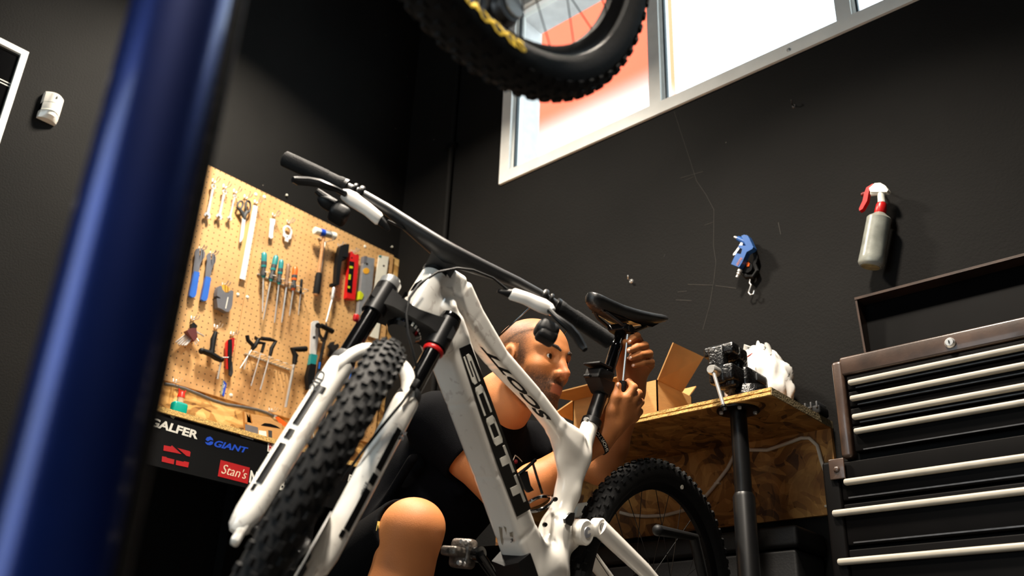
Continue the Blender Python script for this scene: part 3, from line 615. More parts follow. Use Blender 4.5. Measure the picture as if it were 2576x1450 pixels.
multi('metal_straightedge', 'long ivory enamelled straightedge hanging at the right end of the pegboard', 'ruler', [('strip', poly([(2142, 978), (2238, 995), (2130, 1830), (2020, 1790)], c1, .004, .010), M_ivory), ('hang_hole', poly(circ(2195, 1084, 10, 10), c1, .010, .0106), M_print_black), ('corner_clip', poly([(2145, 978), (2170, 982), (2168, 996), (2143, 993)], c1, .010, .012), M_teal)])
# hex key set (fan)
parts = [('holder', poly([(165, 305), (215, 280), (262, 280), (275, 370), (255, 400), (240, 415)], c2, .02, .045), mat('maroon_plastic', (86, 30, 28), rough=.5)), ('clip', poly([(228, 230), (250, 218), (285, 255), (270, 285), (225, 275)], c2, .012, .03), M_blackp)]
keys = [((262, 275), (375, 350), (85, 410)), ((268, 285), (372, 345), (105, 425)), ((270, 300), (345, 330), (125, 435)), ((272, 320), (320, 400), (150, 440)), ((268, 345), (305, 420), (175, 442)), ((262, 365), (290, 435), (190, 440))]
for i, (k, e1, e2) in enumerate(keys):
    parts.append(('hex_key', MB().tube([wa(*c2(*e2), .02 + .003 * i), wa(*c2(*k), .02 + .003 * i), wa(*c2(*e1), .03 + .003 * i)], .0034 - .0002 * i, 6), M_chrome))
multi('hex_key_set', 'hex key set fanned out of a maroon holder on the pegboard', 'hex keys', parts)
# black chain tool, red knife
multi('chain_tool', 'black T shaped chain breaker tool with steel rod', 'tool', [('handle', MB().tube([wa(*c2(495, 305), .03), wa(*c2(470, 380), .03), wa(*c2(460, 470), .03), wa(*c2(450, 520), .03)], [.008, .0115, .010, .012], 12), M_blackp), ('head', MB().tube([wa(*c2(345, 492), .03), wa(*c2(440, 525), .03), wa(*c2(500, 565), .03), wa(*c2(550, 590), .03)], [.011, .012, .0125, .010], 12), M_blackp), ('knob', MB().ball(wa(*c2(352, 498), .03), .0125), M_blackp), ('knob', MB().ball(wa(*c2(545, 585), .03), .0118), M_blackp), ('rod', MB().tube([wa(*c2(548, 600), .03), wa(*c2(512, 782), .025)], .004, 8), M_steel), ('pin', MB().tube([wa(*c2(560, 565), .03), wa(*c2(625, 565), .04)], .003, 8), M_dsteel)])
multi('utility_knife', 'red and black folding utility knife right of the chain tool', 'knife', [('scale', poly([(600, 395), (625, 380), (650, 370), (668, 370), (664, 450), (615, 680), (590, 690), (585, 560), (585, 420)], c2, .010, .022), M_red), ('blade_slot', poly([(618, 385), (652, 378), (655, 460), (648, 640), (618, 690), (612, 520)], c2, .022, .027), M_blackp), ('blade', poly([(625, 600), (655, 610), (662, 720), (645, 762), (620, 740)], c2, .012, .018), M_dsteel)])
# four pistol handled hex keys in a rack + the larger one
def tee(hpts, top, bot, label, r=.0028, rr=.0085):
    P = [wa(*c2(*p), .05) for p in hpts]
    multi('t_handle_hex_key', label, 'hex key', [('handle', MB().tube(P, [rr] * (len(P) - 1) + [rr * .8], 10), M_blackp), ('shaft', MB().tube([wa(*c2(*top), .05), wa(*c2(*bot), .045)], r, 8), M_chrome)], 'black handled hex keys on the pegboard')
tee([(812, 340), (820, 390), (870, 440), (865, 480)], (860, 480), (740, 672), 'leftmost hex key with black pistol handle, crossed by the next', .0022)
tee([(895, 365), (930, 370), (890, 450), (865, 480)], (835, 490), (780, 682), 'second hex key with black pistol handle in the rack', .0022)
tee([(880, 455), (910, 410), (985, 420), (960, 510)], (950, 515), (852, 850), 'third hex key with black pistol handle in the rack', .0026)
tee([(955, 370), (1040, 380), (1100, 400), (1060, 470), (1045, 545)], (1040, 545), (945, 890), 'fourth hex key with black pistol handle, longest in the rack', .0032)
tee([(1410, 475), (1330, 480), (1270, 480), (1300, 540), (1290, 630)], (1285, 635), (1200, 1070), 'large hex key with black pistol handle and thick chrome shaft', .0058, .0118)
rack((790, 525), (1240, 690), 6, .03, 'wire rack with empty loops holding the black hex keys', c2, .05)
# lockring pliers / chain whip group
multi('chain_whip', 'pale steel pedal wrench with teal and black grip', 'wrench', [('blade', poly([(1455, 215), (1480, 195), (1520, 195), (1540, 225), (1530, 330), (1500, 540), (1440, 530), (1448, 350)], c2, .030, .037), M_wsteel), ('grip_band', poly([(1435, 535), (1500, 548), (1475, 650), (1420, 640)], c2, .024, .044), M_teal), ('grip', poly([(1420, 635), (1478, 648), (1470, 720), (1445, 890), (1400, 895), (1390, 760)], c2, .022, .046), M_blackp), ('hang_hole', poly(circ(1490, 360, 15, 10), c2, .037, .0378), M_dsteel)])
multi('cable_cutter', 'worn black cable pliers with a blue mark hanging beside the pedal wrench', 'pliers', [('jaw', MB().tube([wa(*c2(1612, 215), .04), wa(*c2(1620, 300), .04), wa(*c2(1590, 400), .04)], [.004, .007, .009], 8), M_dsteel), ('jaw', MB().tube([wa(*c2(1540, 260), .04), wa(*c2(1545, 340), .04), wa(*c2(1590, 400), .04)], [.004, .007, .009], 8), M_dsteel), ('grip', MB().tube([wa(*c2(1560, 420), .04), wa(*c2(1530, 560), .04), wa(*c2(1490, 800), .04)], [.007, .0085, .007], 8), mat('bare_brass_wire', (150, 104, 60), rough=.4, metal=.7)), ('grip', MB().tube([wa(*c2(1590, 410), .045), wa(*c2(1545, 600), .045), wa(*c2(1510, 800), .045)], [.007, .010, .009], 8), M_blackp), ('mark', poly([(1540, 610), (1556, 612), (1545, 680), (1532, 676)], c2, .054, .056), M_blue)])
multi('crank_puller', 'black socket wrench bar lying across the pegboard pliers', 'wrench', [('bar', MB().tube([wa(*c2(1560, 240), .06), wa(*c2(1680, 302), .06)], .011, 12), M_blackp), ('socket', MB().lathe(wa(*c2(1530, 240), .045), wa(*c2(1530, 240), .085), [(0, .011), (.3, .013), (1, .012)], 12), M_blackg)])
tag(obj('freewheel_remover', poly([(1620, 450), (1650, 410), (1690, 405), (1680, 440), (1720, 425), (1735, 450), (1700, 510), (1650, 580), (1620, 540), (1640, 490)], c2, .01, .018), M_dsteel), 'dark notched steel wrench beside the fork on the pegboard', 'wrench')
multi('tyre_lever', 'slim dark tool with a bright blue handle low on the pegboard', 'tool', [('handle', MB().tube([wa(*c2(1880, 640), .02), wa(*c2(1850, 800), .02)], [.008, .006], 8), M_blue), ('shaft', MB().tube([wa(*c2(1850, 800), .02), wa(*c2(1795, 930), .02)], [.005, .004], 8), M_dsteel)])
multi('brand_tag', 'small blue and white maker plate at the foot of the pegboard', 'sign', [('plate', poly([(568, 792), (602, 830), (575, 960), (540, 930)], c2, .001, .003), M_print_blue), ('edge_strip', poly([(563, 795), (572, 792), (556, 945), (538, 930)], c2, .003, .004), mat('khaki_print', (150, 150, 110), rough=.5)), ('lettering', text_mb('MOTTEZ', [wa(*c2(*p), .0032) for p in ((555, 948), (588, 838), (570, 812), (545, 930))], .0006, .01, out=OUT), M_print_white)])
# hose along the bottom
P = [wa(*c2(*p), .022) for p in ((-30, 830), (60, 845), (180, 880), (330, 940), (470, 1000), (600, 1040), (760, 1065), (900, 1090), (1010, 1125), (1080, 1160))]
multi('hose', 'grey rubber air hose slung below the pegboard', 'hose', [('tube', MB().tube(P, .0065, 8), M_hose), ('fitting', MB().lathe(P[-1], wa(*c2(1110, 1185), .022), [(0, .009), (.5, .011), (1, .006)], 10), M_steel)])
# ---- passive infrared sensor, framed panel
def pir():
    ax = Ax((118, 232), (108, 300), .0); W = wa(162, 255).y - wa(105, 245).y; H = .105; t = thing('motion_sensor', 'small white wall motion sensor left of the blue post', 'sensor', ax.b)
    z0 = wa(120, 300).z; yc = (wa(163, 250).y + wa(105, 265).y) / 2; hw = .033; X = XW
    def prof(r): return [V(X, yc - hw, 0), V(X + r * .5, yc - hw, 0)] + [V(X + r * (.5 + .5 * math.sin(math.pi * k / 8)), yc - hw + 2 * hw * k / 8, 0) for k in range(1, 8)] + [V(X + r * .5, yc + hw, 0), V(X, yc + hw, 0)]
    up = lambda r, z: [p + V(0, 0, z) for p in prof(r)]
    obj('housing', MB().loft([up(.03, z0), up(.045, z0 + .012), up(.05, z0 + .04), up(.05, z0 + .1), up(.04, z0 + .108)]), M_white, t)
    obj('lens', MB().loft([up(.051, z0 + .028), up(.0485, z0 + .032), up(.044, z0 + .05), up(.051, z0 + .062)]), M_ivory, t)
    obj('indicator', MB().box(V(X + .051, yc, z0 + .085), (.003, .004, .01)), M_print_black, t, 0)
pir()
fp = thing('picture_frame', 'white framed black panel at the left edge of the left wall', 'picture', wa(0, 345))
a, b = wa(75, 130), wa(-140, 30); zt = a.z; yr = a.y; yl = yr - .6; zb = zt - .55; xx = XW
obj('frame', MB().span((xx, yr - .022, zb), (xx + .02, yr, zt - .022)).span((xx, yl, zt - .022), (xx + .02, yr, zt)).span((xx, yl, zb - .022), (xx + .02, yr, zb)).span((xx, yl - .022, zb - .022), (xx + .02, yl, zt)), M_frame, fp, 0)
pn = obj('panel', MB().span((xx, yl, zb), (xx + .008, yr - .022, zt - .022)), M_blackg, fp, 0)
for pz in (wa(15, 200).z, wa(2, 300).z):
    for dz in (0, -.012): obj('stripe', MB().span((xx + .008, yl, pz + dz), (xx + .009, yr - .022, pz + dz + .003)), M_print_white, pn, 0)
obj('motif', MB().prism([V(xx + .008, *q) for q in [(yr - .17, zt - .14), (yr - .11, zt - .135), (yr - .10, zt - .16), (yr - .13, zt - .17), (yr - .12, zt - .20), (yr - .17, zt - .22)]], (.001, 0, 0)), M_grey, pn, 0)

# ================================================================== bench along the left wall
BT = .980; BY0, BY1 = 1.27, 2.62
bench = thing('workbench', 'chipboard workbench under the pegboard with a black stickered front', 'workbench', ((XW + XF) / 2, 1.6, 0))
M_fascia = mat('black_board_and_shade', (6, 6, 7), rough=.6, var=.25, scale=9, spec=.15)
obj('worktop', MB().span((XP - .008, BY0, BT - .018), (XF + .006, BY1, BT)), M_osb, bench, 0)
obj('worktop_edge', MB().span((XF + .006, BY0, BT - .017), (XF + .008, BY1, BT - .0005)), M_osbedge, bench, 0)
ZF0 = .800
fas = obj('fascia', MB().span((XF - .018, BY0, ZF0), (XF, BY1, BT - .018)), M_fascia, bench, 0)
for y in (1.31, 1.95, 2.56):
    for x in (XF - .06, XW + .05): obj('leg', MB().span((x - .03, y - .03, 0), (x + .03, y + .03, BT - .018)), M_fascia, bench, 0)  # legs in black too, under-bench shade put into their colour
obj('back_panel', MB().span((XW + .001, BY0, .05), (XW + .016, BY1, BT - .018)), M_fascia, bench, 0)  # black instead of chipboard: the shade under the bench as colour
def xf(p, o=0.0): return onx(p[0], p[1], XF + o)
def stick(pts, cf, o=.0003, th=.0006, mb=None):
    mb = mb or MB(); return mb.prism([xf(cf(*p), o) for p in pts], (th, 0, 0))
def stext(s, q, cf, m, name='sticker', bold=0., o=.0003, shear=0., label=None, parent=None):
    return obj(name, text_mb(s, [xf(cf(*p), o) for p in q], .0006, bold, shear, OUT), m, parent or fas, 0, label)
stext('GALFER', [(125, 282), (628, 428), (648, 345), (165, 200)], c3, M_print_white, bold=.035, label='white block letter sticker')
gs = stext('GIANT', [(795, 500), (1138, 570), (1146, 512), (812, 432)], c3, M_print_blue, bold=.03, shear=.25, label='blue lettering with wave emblem')
e = [(750 + 38 * math.cos(t), 442 + 45 * math.sin(t)) for t in [math.pi * (1 + k / 10) for k in range(11)]]
obj('emblem', stick([(712, 430), (728, 405), (760, 398), (785, 420), (790, 440), (760, 432), (735, 448)], c3).prism([xf(c3(*p), .0003) for p in [(708, 452), (738, 462), (765, 446), (790, 452), (785, 475), (760, 487), (730, 482), (712, 466)]], (.0006, 0, 0)), M_print_blue, gs, 0)
pr_ = stext('PR', [(972, 362), (1030, 376), (1035, 356), (980, 340)], c3, M_print_white, bold=.02)
stext('O', [(1030, 380), (1054, 384), (1058, 364), (1036, 360)], c3, M_print_red, bold=.04, parent=pr_)
stext('GRESS', [(1062, 392), (1195, 434), (1202, 412), (1068, 374)], c3, M_print_white, bold=.02, parent=pr_)
rs_ = obj('sticker', stick([(290, 486), (360, 500), (372, 488), (468, 576), (285, 540)], c3).prism([xf(c3(*p), .0003) for p in [(425, 514), (548, 546), (560, 556), (553, 602), (520, 595)]], (.0006, 0, 0)).prism([xf(c3(*p), .0003) for p in [(272, 598), (318, 606), (320, 613), (396, 632), (390, 680), (268, 652)]], (.0006, 0, 0)).prism([xf(c3(*p), .0003) for p in [(415, 638), (490, 655), (495, 648), (545, 660), (535, 712), (410, 686)]], (.0006, 0, 0)), M_print_red, fas, 0, 'red angular emblem in four pieces')
st_ = obj('sticker', stick([(865, 635), (1160, 714), (1140, 878), (836, 800)], c3), M_print_red, fas, 0, 'red rectangle with white script')
stext("Stan's", [(870, 770), (1122, 832), (1140, 742), (888, 672)], c3, mat('cream_print', (226, 206, 178), rough=.5), 'lettering', -.005, .001, .25, None, st_)
stext('NOTUBES', [(1152, 865), (1610, 975), (1622, 855), (1170, 738)], c3, M_print_white, bold=.03, label='large white condensed lettering')
rk = obj('sticker', stick([(1345, 445), (1535, 493), (1527, 594), (1338, 548)], c3), M_print_white, fas, 0, 'white rectangle with red lettering')
stext('ROCK', [(1352, 542), (1518, 582), (1526, 507), (1360, 466)], c3, M_print_red, 'lettering', .01, .001, 0, None, rk)
stext('SHOX', [(1336, 628), (1512, 672), (1522, 612), (1346, 568)], c3, M_print_white, bold=.01)
stext('FSA', [(2152, 850), (2260, 885), (2275, 815), (2170, 780)], c3, M_print_white, bold=.03)
sm_ = stext('san', [(2480, 850), (2545, 868), (2552, 842), (2488, 824)], c3, M_print_white, bold=.02)
stext('marco', [(2465, 868), (2540, 888), (2546, 864), (2472, 842)], c3, M_print_white, bold=.02, parent=sm_)
obj('sticker', stick([(2400, 970), (2425, 966), (2470, 1015), (2410, 996)], c3), M_print_white, fas, 0)
stext('GIANT.', [(2322, 1140), (2398, 1160), (2402, 1135), (2328, 1115)], c3, M_grey, bold=.01)
obj('tape_scrap', stick([(348, 160), (380, 150), (408, 168), (410, 195), (388, 220), (362, 205)], c3), mat('masking_tape', (170, 160, 128), rough=.7), fas, 0)

# things on the bench
def wx(px, py, x): return onx(px, py, x)
bx = -2.80
gb = wx(*c3(440, 118), bx); gz = BT
t = thing('glue_bottle', 'small bottle with red cap and teal base on the workbench', 'bottle', (gb.x, gb.y, BT))
yl = wx(*c3(372, 80), bx).y; yr = wx(*c3(518, 100), bx).y; yc = (yl + yr) / 2; hw = (yr - yl) / 2
def zz(cy): return max(BT, wx(*c3(440, cy), bx).z)
obj('base', MB().rbox(V(bx, yc, (BT + zz(52)) / 2), (.03, hw * 2, zz(52) - BT), .008), mat('teal_gloss', (0, 140, 128), rough=.3), t)
cz = zz(52); obj('neck', MB().lathe(V(bx, yc, cz), V(bx, yc, zz(-2)), [(0, .011), (1, .0105)], 14), mat('clear_amber', (214, 180, 150), rough=.3), t)
obj('cap', MB().lathe(V(bx, yc, zz(-2)), V(bx, yc, zz(-60)), [(0, .0125), (.6, .0115), (1, .009)], 14), mat('red_cap', (200, 38, 20), rough=.35), t)
tp = V(bx, yc, zz(-60)); mb = MB()
for s in (-1, 1): mb.tube([tp + V(0, s * .009, -.006), tp + V(0, s * .0125, .010)], .0018, 6)
mb.tube([tp + V(0, -.0125, .006), tp + V(0, .0125, .004)], .0015, 6); obj('nozzle_wings', mb, mat('red_cap', (200, 38, 20)), t)
# cardboard envelopes
xc = -2.78
def cp(pts, x, th, mb=None): return (mb or MB()).prism([V(x, q.y, max(q.z, BT)) for q in [wx(*c3(*p), x) for p in pts]], (th, 0, 0))
multi('cardboard_sleeve', 'brown cardboard sleeve with a black printed arc leaning on the bench', 'cardboard', [('panel', cp([(1160, 172), (1360, 205), (1400, 240), (1475, 275), (1480, 440), (1200, 420), (1185, 300)], xc, .006), M_card), ('print', cp([(1270, 285), (1310, 262), (1370, 268), (1430, 290), (1472, 318)], xc + .006, .0006), M_print_black)], 'packaging on the bench')
multi('cardboard_box', 'flat brown cardboard packet with dark end and white label at the bench edge', 'cardboard', [('panel', cp([(1100, 262), (1248, 300), (1640, 372), (1640, 480), (1240, 440), (1108, 420)], xc + .03, .02), M_card), ('dark_end', cp([(1112, 272), (1242, 306), (1245, 440), (1112, 420)], xc + .0502, .0008), M_grey), ('label', cp([(1250, 335), (1325, 345), (1330, 400), (1252, 400)], xc + .0502, .001), M_print_white), ('barcode', cp([(1348, 335), (1385, 340), (1385, 420), (1350, 415)], xc + .0502, .0008), M_dkgrip)], 'packaging on the bench')
parts = []
for i in range(3): parts.append(('sheet', cp([(1085 + 22 * i, 150 + 8 * i), (1105 + 22 * i, 160 + 8 * i), (1200 + 22 * i, 330), (1100 + 22 * i, 340)], xc - .03, .012), M_card))
multi('cardboard_stack', 'stack of folded brown cardboard sheets leaning behind the sleeve', 'cardboard', parts, 'packaging on the bench')
tag(obj('orange_strap', cp([(1415, 200), (1440, 208), (1500, 255), (1550, 290), (1530, 300), (1470, 280)], xc - .045, .012), M_orange), 'orange plastic strap end behind the cardboard', 'strap')
multi('card_envelope', 'brown cardboard mailer standing on the bench behind the fork', 'cardboard', [('panel', cp([(1650, 395), (1790, 350), (1828, 455), (1815, 520), (1650, 500)], xc + .02, .012), M_card), ('flap', cp([(1785, 350), (1798, 360), (1832, 450), (1820, 458)], xc + .032, .004), M_ivory)], 'packaging on the bench')
multi('marker_pen', 'black marker pen standing on the bench behind the fork', 'pen', [('barrel', MB().tube([V(xc, *wx(*c3(1920, 110), xc)[1:]), V(xc, *wx(*c3(1890, 340), xc)[1:]), V(xc, wx(*c3(1870, 380), xc).y, BT)], [.008, .0095, .008], 10), M_blackp), ('tip', MB().ball(V(xc, *wx(*c3(1880, 368), xc)[1:]), .006), M_ivory)])
multi('blue_carton', 'blue carton on the bench end behind the fork leg', 'box', [('body', MB().span((-2.80, wx(983, 1160, -2.75).y - .045, BT), (-2.72, wx(983, 1160, -2.75).y + .035, BT + .07)), mat('blue_card', (48, 96, 170), rough=.6)), ('lid', MB().span((-2.802, wx(983, 1160, -2.75).y - .047, BT + .07), (-2.718, wx(983, 1160, -2.75).y + .037, BT + .078)), mat('blue_card', (48, 96, 170)))])

# ================================================================== things on the back wall
OB = V(0, -1, 0)
# spray bottle
a0, a1 = wb(2190, 672, .055), wb(2212, 548, .055); ax_ = (a1 - a0); R_ = .0375
sb = thing('spray_bottle', 'dirty translucent spray bottle with red trigger hung on the back wall', 'spray bottle', a0)
M_bottle = mat('grimy_translucent_plastic', (138, 140, 132), rough=.3, var=.35, scale=18, bump=.05)
obj('bottle', MB().lathe(a0, a1, [(0, .018), (.0, .030), (.03, .0355), (.07, .0385), (.2, .038), (.22, .0375), (.9, .036), (.97, .0365), (1, .033), (1.05, .022), (1.1, .014)], 28), M_bottle, sb)
obj('base_dimple', MB().lathe(a0 - ax_ * .01, a0 + ax_ * .01, [(0, .026), (1, .028)], 24), mat('stained_base', (150, 140, 100), rough=.5, var=.4, scale=40), sb)
n0 = a0 + ax_ * 1.08; n1 = a0 + ax_ * 1.30
obj('collar', MB().lathe(n0, n1, [(0, .016), (.1, .0175), (.8, .016), (1, .013)], 24), M_red, sb)
def bp2(x, y, o): return wb(*w3(x, y), o)
nk = MB().tube([n1, bp2(1945, 300, .055), bp2(1950, 265, .055)], [.012, .011, .012], 12)
nk.prism([bp2(*p, .045) for p in [(1870, 255), (1915, 215), (1960, 212), (2000, 235), (2022, 268), (2012, 285), (1975, 285), (1930, 285), (1880, 285)]], (0, -.022, 0))
obj('head', nk, M_ivory, sb)
obj('plunger', MB().tube([bp2(1865, 278, .056), bp2(1935, 268, .056)], .0075, 12), M_ivory, sb)
tr_ = obj('trigger', MB().prism([bp2(*p, .046) for p in [(1895, 215), (1915, 222), (1912, 245), (1870, 262), (1860, 300), (1852, 350), (1815, 415), (1790, 430), (1787, 412), (1815, 350), (1828, 290), (1845, 245)]], (0, -.018, 0)), M_red, sb)
obj('nozzle', MB().lathe(bp2(1825, 275, .056), bp2(1788, 285, .056), [(0, .0065), (.6, .0075), (1, .0055)], 12), mat('dark_red_plastic', (120, 24, 22), rough=.4), sb)
obj('wall_peg', MB().tube([bp2(1950, 240, 0), bp2(1950, 240, .06)], .003, 8), M_steel, sb)
# blow gun
bg_ = thing('air_blow_gun', 'blue compressed air blow gun hanging on the back wall', 'air gun', wb(1870, 700, .03))
M_bgun = mat('blue_enamel', (44, 92, 160), rough=.3, var=.08)
body = MB().tube([bp2(808, 630, .045), bp2(850, 650, .045), bp2(905, 680, .045)], [.0085, .0105, .012], 12)
body.prism([bp2(*p, .034) for p in [(862, 632), (885, 622), (915, 630), (930, 660), (958, 720), (950, 735), (905, 760), (870, 840), (845, 880), (782, 855), (822, 770), (860, 775), (870, 735), (838, 722), (845, 705), (900, 710), (885, 680)]], (0, -.024, 0))
bo = obj('body', body, M_bgun, bg_)
obj('lettering', text_mb('DEXTER', [bp2(*p, .0585) for p in [(806, 850), (846, 790), (832, 780), (795, 838)]], .0008, .0, out=OB), mat('orange_print', (210, 130, 80), rough=.5), bo, 0)
obj('nozzle', MB().lathe(bp2(812, 632, .045), bp2(778, 618, .045), [(0, .007), (.3, .005), (.7, .0045), (1, .003)], 10), M_steel, bg_)
obj('trigger', MB().prism([bp2(*p, .04) for p in [(845, 672), (862, 675), (858, 692), (832, 725), (800, 772), (782, 776), (785, 762), (820, 715)]], (0, -.012, 0)), M_steel, bg_)
obj('air_fitting', MB().lathe(bp2(828, 880, .045), bp2(802, 940, .045), [(0, .0085), (.3, .0085), (.35, .006), (.55, .0075), (.7, .005), (1, .006)], 12), M_steel, bg_)
obj('hang_wire', MB().tube([bp2(880, 640, .0), bp2(878, 632, .05), bp2(876, 602, .052)], .0022, 6), M_chrome, bg_)
sl = thing('luggage_scale', 'black strap scale with orange button and steel hook behind the blow gun', 'scale', wb(1890, 745, .02))
cp_ = [bp2(*p, .022) for p in [(890, 640), (940, 720), (955, 790), (940, 840), (960, 890), (930, 935), (880, 938), (848, 905), (850, 860)]]
obj('strap', MB().tube(cp_, .0085, 10), M_blackp, sl)
obj('dial', MB().prism([bp2(*p, .012) for p in circ(895, 870, 48, 18)], (0, -.018, 0)), M_blackp, sl)
obj('button', MB().prism([bp2(*p, .030) for p in [(880, 830), (895, 818), (905, 835), (900, 855), (882, 858)]], (0, -.004, 0)), M_orange, sl)
hk = [bp2(*p, .022) for p in [(905, 955), (900, 985), (912, 1000), (905, 1025), (892, 1060), (908, 1080), (930, 1072), (938, 1045)]]
obj('hook', MB().tube(hk, .0028, 8), M_chrome, sl)
# nails and screw hooks in the wall
for i, (px, py, lb) in enumerate(((1588, 708, 'steel screw hook in the back wall left of the blow gun'), (1998, 268, 'bent dark nail in the back wall below the window'))):
    q = wb(px, py); mb = MB().tube([q, q + V(0, -.02, .002), q + V(.004, -.026, .008), q + V(.002, -.024, .014)], .0022, 8).lathe(q, q + V(0, -.004, 0), [(0, .009), (1, .006)], 10)
    tag(obj('screw_hook', mb, M_chrome if i == 0 else M_dsteel), lb, 'hook')
for px, py, lb in ((1199 - 480, 492, 'tiny nail head in the left wall above the pegboard scissors'), (984, 622, 'tiny nail head in the left wall above the pegboard right end')):
    q = onx(px, py, XW); tag(obj('nail', MB().tube([q, q + V(.008, 0, 0)], .0025, 8).lathe(q + V(.008, 0, 0), q + V(.010, 0, 0), [(0, .005), (1, .004)], 8), M_ivory), lb, 'nail')

# ================================================================== table with the vise at the back wall
TZ = .971; TT_ = .024; TX1 = -1.131; TY0 = 2.272
tbl = thing('vise_table', 'chipboard table against the back wall carrying the vise', 'table', (-1.9, 2.45, 0))
obj('table_top', MB().span((-2.15, TY0, TZ), (TX1, YB - .002, TZ + TT_)), M_osbd, tbl, 0)
eb = MB(); rnd = random.Random(3)
n = 60; top = []; xs = [-2.15 + (TX1 + 2.15) * i / n for i in range(n + 1)]
for half, (z0, z1) in enumerate(((TZ + .001, TZ + .011), (TZ + .013, TZ + TT_ - .001))):
    ring = [[V(x, TY0, z0), V(x, TY0 - .002 - rnd.random() * .0025, z0 + .001), V(x, TY0 - .002 - rnd.random() * .0025, z1 - rnd.random() * .002), V(x, TY0, z1)] for x in xs]; eb.loft(ring)
obj('front_edge', eb, M_osbedge, tbl, 0)
obj('side_edge', MB().span((TX1, TY0, TZ + .001), (TX1 + .002, YB - .002, TZ + TT_ - .001)), mat('chipboard_dusty_edge', (150, 132, 96), rough=.9, var=.4, scale=160, bump=.6), tbl, 0)
obj('back_panel', MB().span((-2.15, YB - .016, wb(1960, 1310, .016).z), (TX1 + .0, YB - .001, TZ)), M_osbd, tbl, 0)
obj('side_panel', MB().span((-2.15, TY0 + .02, 0), (-2.13, YB - .02, TZ)), M_osbd, tbl, 0)
# pole under the vise
px_, py_ = -1.266, 2.33
def pz(py): return ony(1862, py, py_).z
po_ = thing('vise_pole', 'black telescopic steel pole propping the vise corner of the table', 'pole', (px_, py_, 0))
pr0 = .0235
obj('flange', MB().lathe(V(px_, py_, TZ - .006), V(px_, py_, TZ - .0005), [(0, .058), (.1, .060), (1, .060)], 32), M_blackm, po_)
obj('upper_tube', MB().tube([V(px_, py_, .70), V(px_, py_, TZ - .006)], pr0, 24), M_blackm, po_)
obj('lower_tube', MB().lathe(V(px_, py_, .006), V(px_, py_, pz(1243)), [(0, .030), (.985, .030), (1, .025)], 24), M_blackm, po_)
obj('foot', MB().lathe(V(px_, py_, 0), V(px_, py_, .008), [(0, .06), (.8, .06), (1, .055)], 28), M_blackm, po_)
for k in range(4):
    a = .6 + k * math.pi / 2; q = V(px_ + .047 * math.cos(a), py_ + .047 * math.sin(a), TZ - .006); obj('bolt', MB().lathe(q, q + V(0, 0, -.008), [(0, .006), (.7, .006), (1, .004)], 6), M_steel, po_)
# vise
ZT = TZ + TT_; M_cast = mat('black_hammered_cast_iron', (9, 9, 10), rough=.3, var=.3, scale=40, bump=.7, bscale=130, coat=.3)
vs = thing('bench_vise', 'black cast iron bench vise bolted to the table corner', 'vise', (-1.255, 2.36, ZT))
obj('swivel_base', MB().lathe(V(-1.25, 2.37, ZT), V(-1.25, 2.37, ZT + .045), [(0, .075), (.25, .078), (.4, .062), (1, .055)], 30), M_cast, vs)
obj('body', MB().rbox(V(-1.268, 2.39, ZT + .068), (.085, .13, .075), .014), M_cast, vs)
obj('slide', MB().rbox(V(-1.262, 2.32, ZT + .07), (.05, .12, .05), .008), M_cast, vs)
fj = obj('front_jaw', MB().rbox(V(-1.288, 2.275, ZT + .098), (.052, .034, .115), .009).rbox(V(-1.282, 2.285, ZT + .143), (.100, .042, .034), .009).rbox(V(-1.27, 2.29, ZT + .05), (.06, .03, .04), .008), M_cast, vs)
obj('rear_jaw', MB().rbox(V(-1.288, 2.345, ZT + .143), (.095, .045, .040), .010).rbox(V(-1.285, 2.36, ZT + .115), (.07, .05, .06), .01), M_cast, vs)
obj('jaw_plate', MB().span((-1.325, 2.308, ZT + .128), (-1.245, 2.318, ZT + .158)), M_dsteel, fj)
obj('name_plate', MB().rbox(V(-1.224, 2.40, ZT + .080), (.006, .055, .022), .002), M_dkgrip, vs)
k0 = ony(1792, 931, 2.232); obj('screw_boss', MB().lathe(V(k0.x, 2.262, k0.z), V(k0.x, 2.222, k0.z), [(0, .013), (.2, .015), (.8, .015), (1, .012)], 20), M_steel, vs)
h0, h1 = ony(1789, 918, 2.23), ony(1823, 1030, 2.225)
obj('handle_bar', MB().tube([h0, h1], .0052, 12), M_chrome, vs)
obj('handle_end', MB().lathe(h1 - (h1 - h0).normalized() * .012, h1 + (h1 - h0).normalized() * .006, [(0, .009), (.3, .0095), (.35, .007), (1, .006)], 12), M_blackm, vs)
obj('handle_end', MB().ball(h0, .008), M_blackm, vs)
# plastic bag
def bag():
    c = V(-1.310, 2.553, ZT + .112); mb = MB(); nu, nv = 64, 40; rnd = random.Random(5)
    waves = [(V(rnd.uniform(-1, 1), rnd.uniform(-1, 1), rnd.uniform(-1, 1)).normalized(), rnd.uniform(3, 9), rnd.uniform(0, 6), rnd.uniform(.008, .022)) for _ in range(16)]
    rings = []
    for i in range(nv + 1):
        a = math.pi * i / nv; z = -math.cos(a); q = max(math.sin(a), .004); ring = []
        for k in range(nu):
            b = 2 * math.pi * k / nu; d = V(q * math.cos(b), q * math.sin(b), z); s = 1.0
            for w, fr_, ph, am in waves:
                s += am * (1 - 2 * abs(math.sin(fr_ * d.dot(w) * .9 + ph)))
            p = V(d.x * .118 * s, d.y * .075 * s, d.z * .125 * s)
            p.z = max(p.z, -.117); p.x += .02 * max(0, -d.z)
            if d.z > .55: p.z += .02 * (math.sin(5 * b) * .6 + .5) * (d.z - .55) * 3
            if d.z < -.2: p.x *= 1 - .25 * (-d.z - .2)
            p.y = min(p.y, .09)
            ring.append(c + p)
        rings.append(ring)
    return mb.loft(rings)
M_bag = mat('white_plastic_film', (232, 230, 224), rough=.38, var=.04, scale=8, bump=.3, bscale=26, spec=.6)
